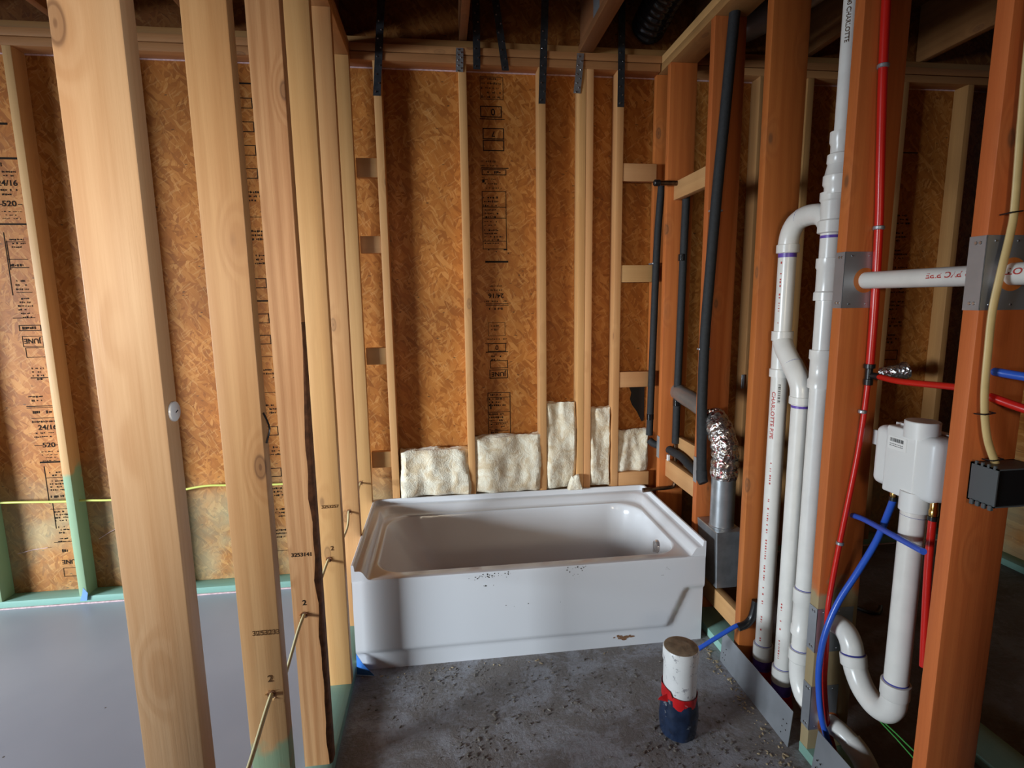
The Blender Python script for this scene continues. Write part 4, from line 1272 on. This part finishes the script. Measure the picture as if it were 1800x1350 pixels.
for zz in (1.136, 1.131):
    for k in range(8):
        y = -0.832 - k * 0.0055
        vs = [bm.verts.new((0, y + dy, zz + dz)) for dy, dz in ((0, 0), (-0.004, 0), (-0.004, 0.0015), (0, 0.0015))]
        bm.faces.new(vs)
link('bar_code', bm_mesh('bar_code', bm), 'print_black', st, (1.6060, 0, 0))
for yy, xx, nm in ((-0.815, 1.650, 'valve_stub'), (-0.955, 1.635, 'valve_stub')):
    vs_ = vpipe(nm, xx, yy, [(1.02, 0.009), (0.992, 0.009), (0.990, 0.0105), (0.978, 0.0105), (0.972, 0.009)], 'brass', ob, 16)
    vpipe('crimp_ring', xx, yy, [(0.973, 0.0112), (0.962, 0.0112)], 'black_plastic', vs_, 16)

# ------------------------------------------------------------------ coloured water tubes
def pex(name, pts, r, mat, label, n=7):
    o = tube(name, pts, r, mat, None, 14, n)
    tag(o, label, 'tube')
    return o


YR = -0.674
rt = root('red_riser', (1.66, YR, 0), 'thick red water tube running down the face of the plumbing stud', 'tube')
tube('supply_tube', [(1.600, YR, 3.05), (1.612, YR, 2.45), (1.623, YR, 2.159), (1.640, YR, 1.90), (1.652, YR, 1.728), (1.660, YR, 1.50), (1.662, YR, 1.33)], 0.0118, 'red_pex', rt, 14, 6)
ft = vpipe('tee_fitting', 1.661, YR, [(1.335, 0.010), (1.334, 0.0155), (1.322, 0.0155), (1.320, 0.010), (1.290, 0.010), (1.288, 0.0125), (1.272, 0.0125), (1.270, 0.009)], 'black_plastic', rt, 16)
tube('tee_outlet', [(1.661, YR, 1.300), (1.668, -0.69, 1.300), (1.668, -0.710, 1.300)], [0.009, 0.010, 0.010], 'black_plastic', ft, 14)
tube('drop_tube', [(1.660, YR, 1.275), (1.656, YR, 1.18), (1.647, YR, 1.06), (1.630, YR, 0.92), (1.610, YR, 0.765), (1.594, YR, 0.62), (1.586, YR - 0.004, 0.54), (1.588, YR - 0.008, 0.40),
                   (1.592, YR - 0.008, 0.29), (1.612, YR - 0.012, 0.15), (1.650, YR - 0.015, 0.03), (1.662, YR - 0.015, 0.0)], 0.0082, 'red_pex', rt, 14, 6)
tube('branch_tube', [(1.667, -0.705, 1.300), (1.65, -0.80, 1.300), (1.636, -0.95, 1.311), (1.620, -1.045, 1.318)], 0.0085, 'red_pex', rt, 14, 4)
for (x, z, tilt) in ((1.623, 2.157, 0.2), (1.652, 1.727, 0), (1.650, 1.190, -0.1), (1.612, 0.772, -0.2)):
    collar('pipe_clip', (x, YR, z), (0.05, 0, 1), 0.011, 0.0155 if z > 1.3 else 0.0115, 'zinc', rt, 14)
pex('blue_feed', [(1.650, -0.815, 0.965), (1.652, -0.80, 0.92), (1.655, -0.765, 0.82), (1.637, -0.725, 0.70), (1.603, -0.70, 0.592), (1.570, -0.699, 0.50), (1.556, -0.699, 0.416), (1.556, -0.700, 0.317),
                  (1.575, -0.703, 0.19), (1.620, -0.705, 0.06), (1.640, -0.705, 0.0)], 0.0095, 'blue_pex', 'blue water tube curving from the outlet box down past the plumbing stud')
pex('blue_cross_tube', [(1.662, -0.640, 0.850), (1.645, -0.72, 0.868), (1.60, -0.87, 0.890), (1.552, -1.02, 0.914)], 0.0082, 'blue_pex', 'straight blue tube crossing in front of the stand pipe')
pex('red_feed', [(1.635, -0.955, 0.965), (1.635, -0.957, 0.85), (1.637, -0.962, 0.72), (1.640, -0.97, 0.56)], 0.0095, 'red_pex', 'short red tube hanging from the outlet box beside the near stud')
pex('blue_side_tube', [(1.612, -1.060, 1.366), (1.628, -1.085, 1.362), (1.652, -1.150, 1.356), (1.70, -1.25, 1.35)], 0.0095, 'blue_pex', 'blue tube coming out of the nearest plumbing stud')
pex('red_side_tube', [(1.612, -1.060, 1.312), (1.628, -1.085, 1.302), (1.652, -1.150, 1.284), (1.70, -1.25, 1.265)], 0.0095, 'red_pex', 'red tube coming out of the nearest plumbing stud just below the blue one')
bs = root('blue_stub', (1.52, -0.19, 0.2), 'blue water stub held in a black bend bracket beside the sheet-metal shield', 'tube')
tube('stub_tube', [(1.36, -0.235, 0.118), (1.45, -0.236, 0.170), (1.530, -0.236, 0.214), (1.56, -0.236, 0.225)], 0.0088, 'blue_pex', bs, 14, 4)
tube('bend_bracket', [(1.548, -0.240, 0.218), (1.575, -0.245, 0.228), (1.600, -0.245, 0.250), (1.612, -0.245, 0.285), (1.618, -0.245, 0.33)], [0.016, 0.0165, 0.016, 0.015, 0.013], 'black_plastic', bs, 12, 4) if False else \
    tube('bend_bracket', smooth_path([(1.548, -0.244, 0.218), (1.580, -0.246, 0.230), (1.602, -0.246, 0.255), (1.612, -0.246, 0.295), (1.616, -0.246, 0.33)], 4), 0.0155, 'black_plastic', bs, 12)
# ------------------------------------------------------------------ steel guards
def guard(label, y_front, z0, z1, x1=1.662, hole=None, dep=0.038, group='stud guards'):
    g = root('stud_guard', (XR, y_front, z0), label, 'guard', group)
    t = 0.0018
    box('front_leaf', XR - t, x1, y_front - t, y_front - 0.0002, z0, z1, 'zinc', g, 0.0003)
    box('side_leaf', XR - t, XR - 0.0002, y_front - t, y_front + dep, z0, z1, 'zinc', g, 0.0003)
    bm = bmesh.new()
    for sy in (0.012, 0.022):
        for sz in (z0 + 0.015, z1 - 0.015):
            bm_tube(bm, [(-0.001, sy, sz), (-0.0035, sy, sz)], [0.0045, 0.003], 10)
    for sx in (0.02, 0.075):
        for sz in (z0 + 0.012, z1 - 0.012):
            bm_tube(bm, [(sx, -0.0015, sz), (sx, -0.0035, sz)], [0.003, 0.002], 10)
    link('nail_heads', bm_mesh('nail_heads', bm), 'nail', g, (XR, y_front, 0))
    if hole:
        tube('cut_out', [(hole[0], y_front - t - 0.0004, hole[1]), (hole[0], y_front - t, hole[1])], hole[2], 'stud_red', g, 28)
    return g


guard('folded steel stud guard around the level vent pipe on the far plumbing stud', -0.660, 1.500, 1.662, hole=(1.632, 1.580, 0.036))
guard('folded steel stud guard around the level vent pipe on the near plumbing stud', -1.077, 1.500, 1.660, x1=1.690, hole=(1.635, 1.577, 0.036))
guard('folded steel stud guard beside the upper trap arm', -0.660, 0.392, 0.545, x1=1.690)
guard('folded steel stud guard at the foot of the plumbing stud around the low trap arm', -0.660, 0.112, 0.270, x1=1.660, hole=(1.635, 0.130, 0.040))
for (y, z0, lab) in ((0.642, 0.665, 'flat grey nail plate on the narrow edge of the corner plumbing stud'), (0.194, 0.675, 'flat grey nail plate on the edge of the stud behind the foam-wrapped riser')):
    o = box('nail_plate', XR - 0.003, XR - 0.0005, y + 0.004, y + 0.036, z0, z0 + 0.122, 'zinc', None, 0.0004)
    tag(o, lab, 'nail plate', 'stud guards')
o = box('nail_plate', 2.09, 2.106, 0.752, 0.758, 1.02, 1.10, 'zinc', None, 0.0004)
tag(o, 'small pale plate on a dim laundry stud', 'nail plate', 'stud guards')
sh1 = plate_poly('shield_plate', [(1.553, -0.124, 0.128), (1.537, -0.140, 0.0), (1.537, -0.604, 0.0), (1.553, -0.598, 0.128)], (-1, 0, 0.1), 0.0018, 'zinc')
tag(sh1, 'long sheet-metal shield plate along the floor in front of the waste pipes', 'shield plate')
sh2 = plate_poly('shield_plate', [(1.560, -0.712, 0.155), (1.545, -0.712, 0.0), (1.545, -1.2, 0.0), (1.560, -1.2, 0.155)], (-1, 0, 0.1), 0.0018, 'zinc')
tag(sh2, 'second sheet-metal shield plate cut off by the bottom of the picture', 'shield plate')
for sh, ys in ((sh1, (-0.155, -0.17, -0.56, -0.58)), (sh2, (-0.735, -0.75))):
    bm = bmesh.new()
    for y in ys:
        for z in (0.022, 0.045, 0.07):
            if random.random() < 0.8:
                xx = 1.5345 + z * 0.125
                bm_tube(bm, [(xx + 0.002, y, z), (xx + 0.0002, y, z)], 0.0025, 8)
    link('nail_holes', bm_mesh('nail_holes', bm), 'print_black', sh)

# ------------------------------------------------------------------ foam-wrapped water lines by the tub
def foam_line(label, pts, r, bands=(), n=6):
    f = root('foam_wrapped_pipe', pts[-1], label, 'pipe', 'black foam-wrapped water lines')
    tube('foam_sleeve', pts, r, 'foam', f, 20, n)
    for p, d in bands:
        collar('tape_band', p, d, 0.035, r + 0.0012, 'tape', f, 20)
    return f


f1 = foam_line('slim black foam-wrapped pipe in the corner behind the tub', [(1.572, 0.735, 2.13), (1.560, 0.738, 1.90), (1.554, 0.738, 1.673), (1.549, 0.738, 1.304), (1.545, 0.738, 1.0), (1.542, 0.738, 0.775)], 0.019,
               [((1.5435, 0.738, 0.88), (0, 0, 1))])
tube('foam_elbow', [(1.542, 0.740, 0.745), (1.560, 0.725, 0.728), (1.585, 0.706, 0.720), (1.600, 0.690, 0.716)], 0.020, 'foam', f1, 18, 4)
f2 = foam_line('middle black foam-wrapped pipe rising to the shower outlet', [(1.655, 0.612, 2.05), (1.650, 0.612, 1.70), (1.646, 0.612, 1.31), (1.642, 0.612, 1.0), (1.641, 0.612, 0.755)], 0.0195,
               [((1.6445, 0.612, 1.745), (0, 0, 1)), ((1.6415, 0.612, 0.98), (0, 0, 1))])
tube('foam_branch', [(1.620, 0.640, 0.712), (1.622, 0.60, 0.711), (1.630, 0.50, 0.708), (1.628, 0.38, 0.690), (1.622, 0.235, 0.680)], 0.022, 'foam', f2, 18, 5)
box('valve_stop', 1.600, 1.612, 0.610, 0.628, 0.655, 0.69, 'box_white', f2)
f3 = foam_line('thick long black foam-wrapped pipe running from ceiling to duct', [(1.652, 0.168, 3.05), (1.637, 0.168, 2.74), (1.611, 0.168, 2.30), (1.592, 0.168, 2.00), (1.573, 0.168, 1.62), (1.562, 0.168, 1.344), (1.562, 0.168, 1.05),
                                                                          (1.567, 0.166, 0.86), (1.571, 0.164, 0.725)], 0.0225)
tube('foam_end', [(1.571, 0.164, 0.745), (1.572, 0.160, 0.705), (1.575, 0.148, 0.690)], [0.0245, 0.025, 0.022], 'foam', f3, 18)
for (x, z) in ((1.590, 1.905), (1.562, 1.305)):
    box('pipe_tie', x - 0.024, x + 0.03, 0.166, 0.192, z, z + 0.008, 'zinc', f3)
box('pipe_tie', 1.535, 1.57, 0.735, 0.797, 1.72, 1.728, 'zinc', f1)
sw = root('shower_outlet', (1.655, 0.61, 2.05), 'dark copper shower outlet pipe with elbow on the wood block', 'pipe')
tube('outlet_arm', [(1.500, 0.605, 2.112), (1.62, 0.605, 2.112), (1.645, 0.605, 2.112)], 0.0125, 'bronze', sw, 16)
tube('outlet_cap', [(1.478, 0.605, 2.112), (1.482, 0.605, 2.112), (1.508, 0.605, 2.112), (1.512, 0.605, 2.112)], [0.012, 0.0165, 0.0165, 0.013], 'black_plastic', sw, 16)
tube('ear_elbow', smooth_path([(1.632, 0.605, 2.112), (1.650, 0.606, 2.110), (1.656, 0.608, 2.090), (1.656, 0.612, 2.055)], 5), 0.0145, 'bronze', sw, 16)
box('elbow_ear', 1.636, 1.680, 0.612, 0.618, 2.095, 2.140, 'bronze', sw)
sp = root('spout_stub', (1.645, 0.61, 0.5), 'dark copper tub spout pipe bending out over the tub corner', 'pipe')
tube('drop_pipe', smooth_path([(1.642, 0.612, 0.75), (1.644, 0.611, 0.65), (1.646, 0.611, 0.545), (1.640, 0.611, 0.515), (1.620, 0.611, 0.505), (1.56, 0.611, 0.502), (1.47, 0.611, 0.498)], 6), 0.0095, 'bronze', sp, 16)
tube('spout_nipple', [(1.505, 0.611, 0.5), (1.462, 0.611, 0.498)], 0.0125, 'bronze', sp, 16)
box('pipe_clamp', 1.622, 1.668, 0.597, 0.604, 0.600, 0.630, 'zinc', sp)
collar('solder_joint', (1.6425, 0.611, 0.690), (0, 0, 1), 0.02, 0.012, 'brass', sp)

# ------------------------------------------------------------------ ducts
du = root('wall_duct', (1.635, 0.08, 0.24), 'galvanised wall duct with a crumpled foil elbow in the plumbing wall', 'duct')
bm = bmesh.new()
vb = [bm.verts.new(p) for p in ((1.570, 0.0, 0.51), (1.703, 0.0, 0.51), (1.703, 0.188, 0.51), (1.570, 0.188, 0.51), (1.590, 0.02, 0.235), (1.690, 0.02, 0.235), (1.690, 0.16, 0.235), (1.590, 0.16, 0.235))]
for f in ((0, 1, 2, 3), (7, 6, 5, 4), (0, 4, 5, 1), (1, 5, 6, 2), (2, 6, 7, 3), (3, 7, 4, 0)):
    bm.faces.new([vb[i] for i in f])
bmesh.ops.bevel(bm, geom=bm.edges[:], offset=0.003, segments=1, affect='EDGES')
link('boot', bm_mesh('boot', bm), 'galv', du)
vpipe('round_duct', 1.635, 0.080, [(0.505, 0.056), (0.512, 0.056), (0.515, 0.0525), (0.735, 0.0525)], 'galv', du, 32)
tube('foil_elbow', smooth_path([(1.635, 0.080, 0.735), (1.635, 0.079, 0.79), (1.635, 0.078, 0.84), (1.634, 0.090, 0.89), (1.632, 0.118, 0.935), (1.630, 0.155, 0.965), (1.630, 0.192, 0.985)], 7),
     [0.054 + 0.006 * abs(math.sin(i * 0.55)) for i in range(43)], 'foil', du, 36, wob=0.10, wscale=38)
o = tube('branch_duct', smooth_path([(1.650, 0.236, 0.99), (1.648, 0.32, 1.005), (1.646, 0.42, 1.02), (1.650, 0.55, 1.03), (1.66, 0.64, 1.035)], 6), 0.045, 'flex_grey', None, 28, wob=0.06, wscale=30)
tag(o, 'grey duct passing level behind the foam-wrapped pipes', 'duct')
o = tube('flexible_duct', smooth_path([(1.50, 0.80, 2.915), (1.505, 0.60, 2.965), (1.51, 0.35, 2.99), (1.48, -0.1, 2.99), (1.42, -0.6, 2.99)], 24), [0.085 + 0.004 * math.sin(i * 1.3) for i in range(97)], 'flex', None, 32, wob=0.03, wscale=14)
tag(o, 'shiny black flexible duct above the plumbing wall plate', 'duct')
o = tube('flexible_duct', smooth_path([(1.95, 0.80, 2.92), (2.04, 0.70, 2.93), (2.10, 0.50, 2.93), (2.2, 0.1, 2.94), (2.4, -0.6, 2.95)], 10), 0.075, 'flex_grey', None, 32, wob=0.03, wscale=14)
tag(o, 'grey flexible duct crossing above the laundry ceiling joists', 'duct')
o = tube('foil_tail', smooth_path([(2.93, 0.76, 1.09), (2.96, 0.72, 1.095), (3.0, 0.68, 1.10), (3.05, 0.66, 1.11)], 5), [0.02 + 0.03 * i / 15 for i in range(16)], 'foil', None, 20, wob=0.25, wscale=40)
tag(o, 'crumpled foil duct tail poking from the dark laundry wall', 'duct')

# ------------------------------------------------------------------ near plumbing stud: cable and box
o = tube('tan_cable', [(1.585, -1.094, 2.5), (1.588, -1.094, 2.1), (1.594, -1.094, 1.90), (1.602, -1.095, 1.72), (1.597, -1.097, 1.66), (1.584, -1.098, 1.575), (1.580, -1.094, 1.50), (1.583, -1.092, 1.42),
                       (1.588, -1.092, 1.31), (1.604, -1.094, 1.22), (1.632, -1.098, 1.152)], 0.0092, 'cable_tan', None, 12, 7, flat=0.62)
tag(o, 'flat tan electric cable stapled down the nearest plumbing stud into a grey box', 'cable')
for (x, z) in ((1.600, 1.703), (1.594, 1.272), (1.629, 1.165)):
    bm = bmesh.new()
    bm_tube(bm, [(-0.014, 0.014, -0.002), (-0.0125, -0.010, 0), (0.0125, -0.010, 0.003), (0.014, 0.014, 0.003)], 0.0016, 8)
    link('staple', bm_mesh('staple', bm), 'black_plastic', o, (x, -1.094, z))
gb = root('electrical_box', (1.64, -1.11, 1.065), 'dark grey plastic electrical box nailed to the nearest plumbing stud', 'electrical box')
bm = bmesh.new()
x0, x1, y0, y1, z0, z1 = 1.588, 1.700, -1.142, -1.0785, 1.070, 1.158
for (a, b_, c, d, e, f) in ((x0, x1, y1 - 0.003, y1, z0, z1), (x0, x0 + 0.003, y0, y1, z0, z1), (x1 - 0.003, x1, y0, y1, z0, z1), (x0, x1, y0, y1, z0, z0 + 0.003), (x0, x1, y0, y1, z1 - 0.003, z1)):
    bm_box(bm, a - 1.64, b_ - 1.64, c + 1.11, d + 1.11, e, f)
link('housing', bm_mesh('housing', bm), 'grey_box', gb, (1.64, -1.11, 0))
box('back_cover', x0 + 0.003, x1 - 0.003, y0 + 0.004, y0 + 0.008, z0 + 0.003, z1 - 0.003, 'black_plastic', gb)
for k in range(4):
    box('nail_ear', x0 - 0.004, x0 + 0.004, y0 + 0.004 + 0.014 * k, y0 + 0.012 + 0.014 * k, z0 - 0.008, z0 + 0.004, 'grey_box', gb)
    box('nail_ear', x0 - 0.002, x0 + 0.004, y0 + 0.006 + 0.014 * k, y0 + 0.011 + 0.014 * k, z1 - 0.004, z1 + 0.006, 'grey_box', gb)

# ------------------------------------------------------------------ toilet drain stub
ts = root('toilet_stub', (1.195, -0.478, 0), 'capped white floor drain stub wrapped in red tape and dark blue film', 'pipe stub')
CX, CY = 1.197, -0.475
vpipe('stub_pipe', CX, CY, [(0.10, 0.0575), (0.283, 0.0580)], 'pvc_old', ts, 40)
vpipe('cap', CX, CY, [(0.278, 0.0590), (0.280, 0.0615), (0.322, 0.0615), (0.3265, 0.0590)], 'pvc_old', ts, 40)
vpipe('muddy_top', CX, CY, [(0.3262, 0.0585), (0.3275, 0.055), (0.3268, 0.03), (0.328, 0.002)], 'mud_cap', ts, 40)
bm = bmesh.new()
rings = bm_tube(bm, [(0, 0, z) for z in (0.112, 0.125, 0.145, 0.165, 0.178)], [0.0605, 0.0615, 0.062, 0.0622, 0.0618], 40, caps=False)
for r_i, ring in enumerate(rings):
    for k, v in enumerate(ring):
        a = 2 * math.pi * k / 40
        v.co.z += 0.004 * noise.noise(Vector((math.cos(a) * 1.2, math.sin(a) * 1.2, r_i))) - 0.010 * math.cos(a + 0.6) * (1 if r_i < 4 else 1.2)
        if r_i == 4 and math.cos(a - 5.0) > 0.35:
            v.co.z -= 0.022
        v.co.xy *= 1 + 0.04 * noise.noise(Vector((math.cos(a) * 3, math.sin(a) * 3, r_i * 2 + 5)))
link('red_tape', bm_mesh('red_tape', bm, True), 'red_tape', ts, (CX, CY, 0))
plate_poly('tape_flap', [(CX - 0.055, CY - 0.025, 0.170), (CX - 0.080, CY - 0.020, 0.155), (CX - 0.085, CY - 0.012, 0.138), (CX - 0.055, CY - 0.030, 0.140)], (0, -1, 0.2), 0.001, 'red_tape', ts)
bm = bmesh.new()
zs = (0.0, 0.02, 0.045, 0.07, 0.095, 0.125, 0.15)
rings = bm_tube(bm, [(0, 0, z) for z in zs], [0.062, 0.064, 0.066, 0.066, 0.0645, 0.062, 0.060], 48, caps=False)
for r_i, ring in enumerate(rings):
    for k, v in enumerate(ring):
        a = 2 * math.pi * k / 48
        v.co.xy *= 1 + 0.07 * noise.noise(Vector((math.cos(a) * 2.6, math.sin(a) * 2.6, zs[r_i] * 14)))
link('blue_wrap', bm_mesh('blue_wrap', bm, True), 'blue_wrap', ts, (CX, CY, 0))

# ------------------------------------------------------------------ laundry odds and ends
for k, (p, q) in enumerate((((1.700, -0.715, 0.245), (1.700, -0.985, 0.245)), ((1.703, -0.72, 0.242), (1.700, -0.985, 0.215)))):
    o = tube('mason_string', [p, ((p[0] + q[0]) / 2, (p[1] + q[1]) / 2, (p[2] + q[2]) / 2 + 0.004), q], 0.0022, 'string', None, 6)
    tag(o, ('upper' if k == 0 else 'lower') + ' green mason string stretched under the curved trap', 'string', 'green strings')
o = tube('black_cord', [(2.39, 0.14, 0.008), (2.42, 0.09, 0.008), (2.455, 0.072, 0.008), (2.49, 0.09, 0.008), (2.52, 0.12, 0.008)], 0.010, 'black_plastic', None, 8, 5)
tag(o, 'short kinked black cord lying on the dark laundry floor', 'cord')

# ------------------------------------------------------------------ dried mud and wood chips
def crumbs(name, spots, n, mat, label, smin, smax):
    bm = bmesh.new()
    for k in range(n):
        cx, cy, sx, sy = random.choice(spots)
        x, y = random.gauss(cx, sx), random.gauss(cy, sy)
        if x < 0.01 or x > 1.53 or y > -0.012 or y < -1.3:
            continue
        if (x - CX) ** 2 + (y - CY) ** 2 < 0.07 ** 2:
            continue
        s = random.uniform(smin, smax) * (0.5 + random.random())
        vs = bmesh.ops.create_icosphere(bm, subdivisions=1, radius=s)['verts']
        a = random.uniform(0, 3.14)
        st = random.uniform(1, 2.6)
        for v in vs:
            c = v.co * (1 + 0.5 * noise.noise(v.co / s + Vector((k, 0, 0))))
            c = Vector((c.x * st, c.y, c.z * 0.55))
            v.co = Vector((x + c.x * math.cos(a) - c.y * math.sin(a), y + c.x * math.sin(a) + c.y * math.cos(a), s * 0.25 + c.z))
    o = link(name, bm_mesh(name, bm, True), mat)
    tag(o, label, 'debris', kind='stuff')


crumbs('mud_crumbs', [(0.45, -0.06, 0.16, 0.04), (0.62, -0.18, 0.16, 0.06), (0.75, -0.35, 0.2, 0.1), (0.5, -0.45, 0.08, 0.06), (1.15, -0.55, 0.10, 0.06), (0.25, -0.18, 0.1, 0.08), (0.95, -0.2, 0.2, 0.08), (1.4, -0.5, 0.08, 0.15), (1.3, -0.68, 0.2, 0.05)],
       650, 'debris', 'dried mud crumbs scattered over the bathroom slab', 0.0012, 0.0042)
crumbs('wood_chips', [(1.515, -0.05, 0.012, 0.08), (1.51, -0.25, 0.015, 0.12), (1.5, -0.5, 0.02, 0.1), (1.47, -0.7, 0.03, 0.08), (0.8, -0.03, 0.4, 0.012)], 220, 'chips', 'pale wood chips along the foot of the plumbing wall', 0.0012, 0.004)
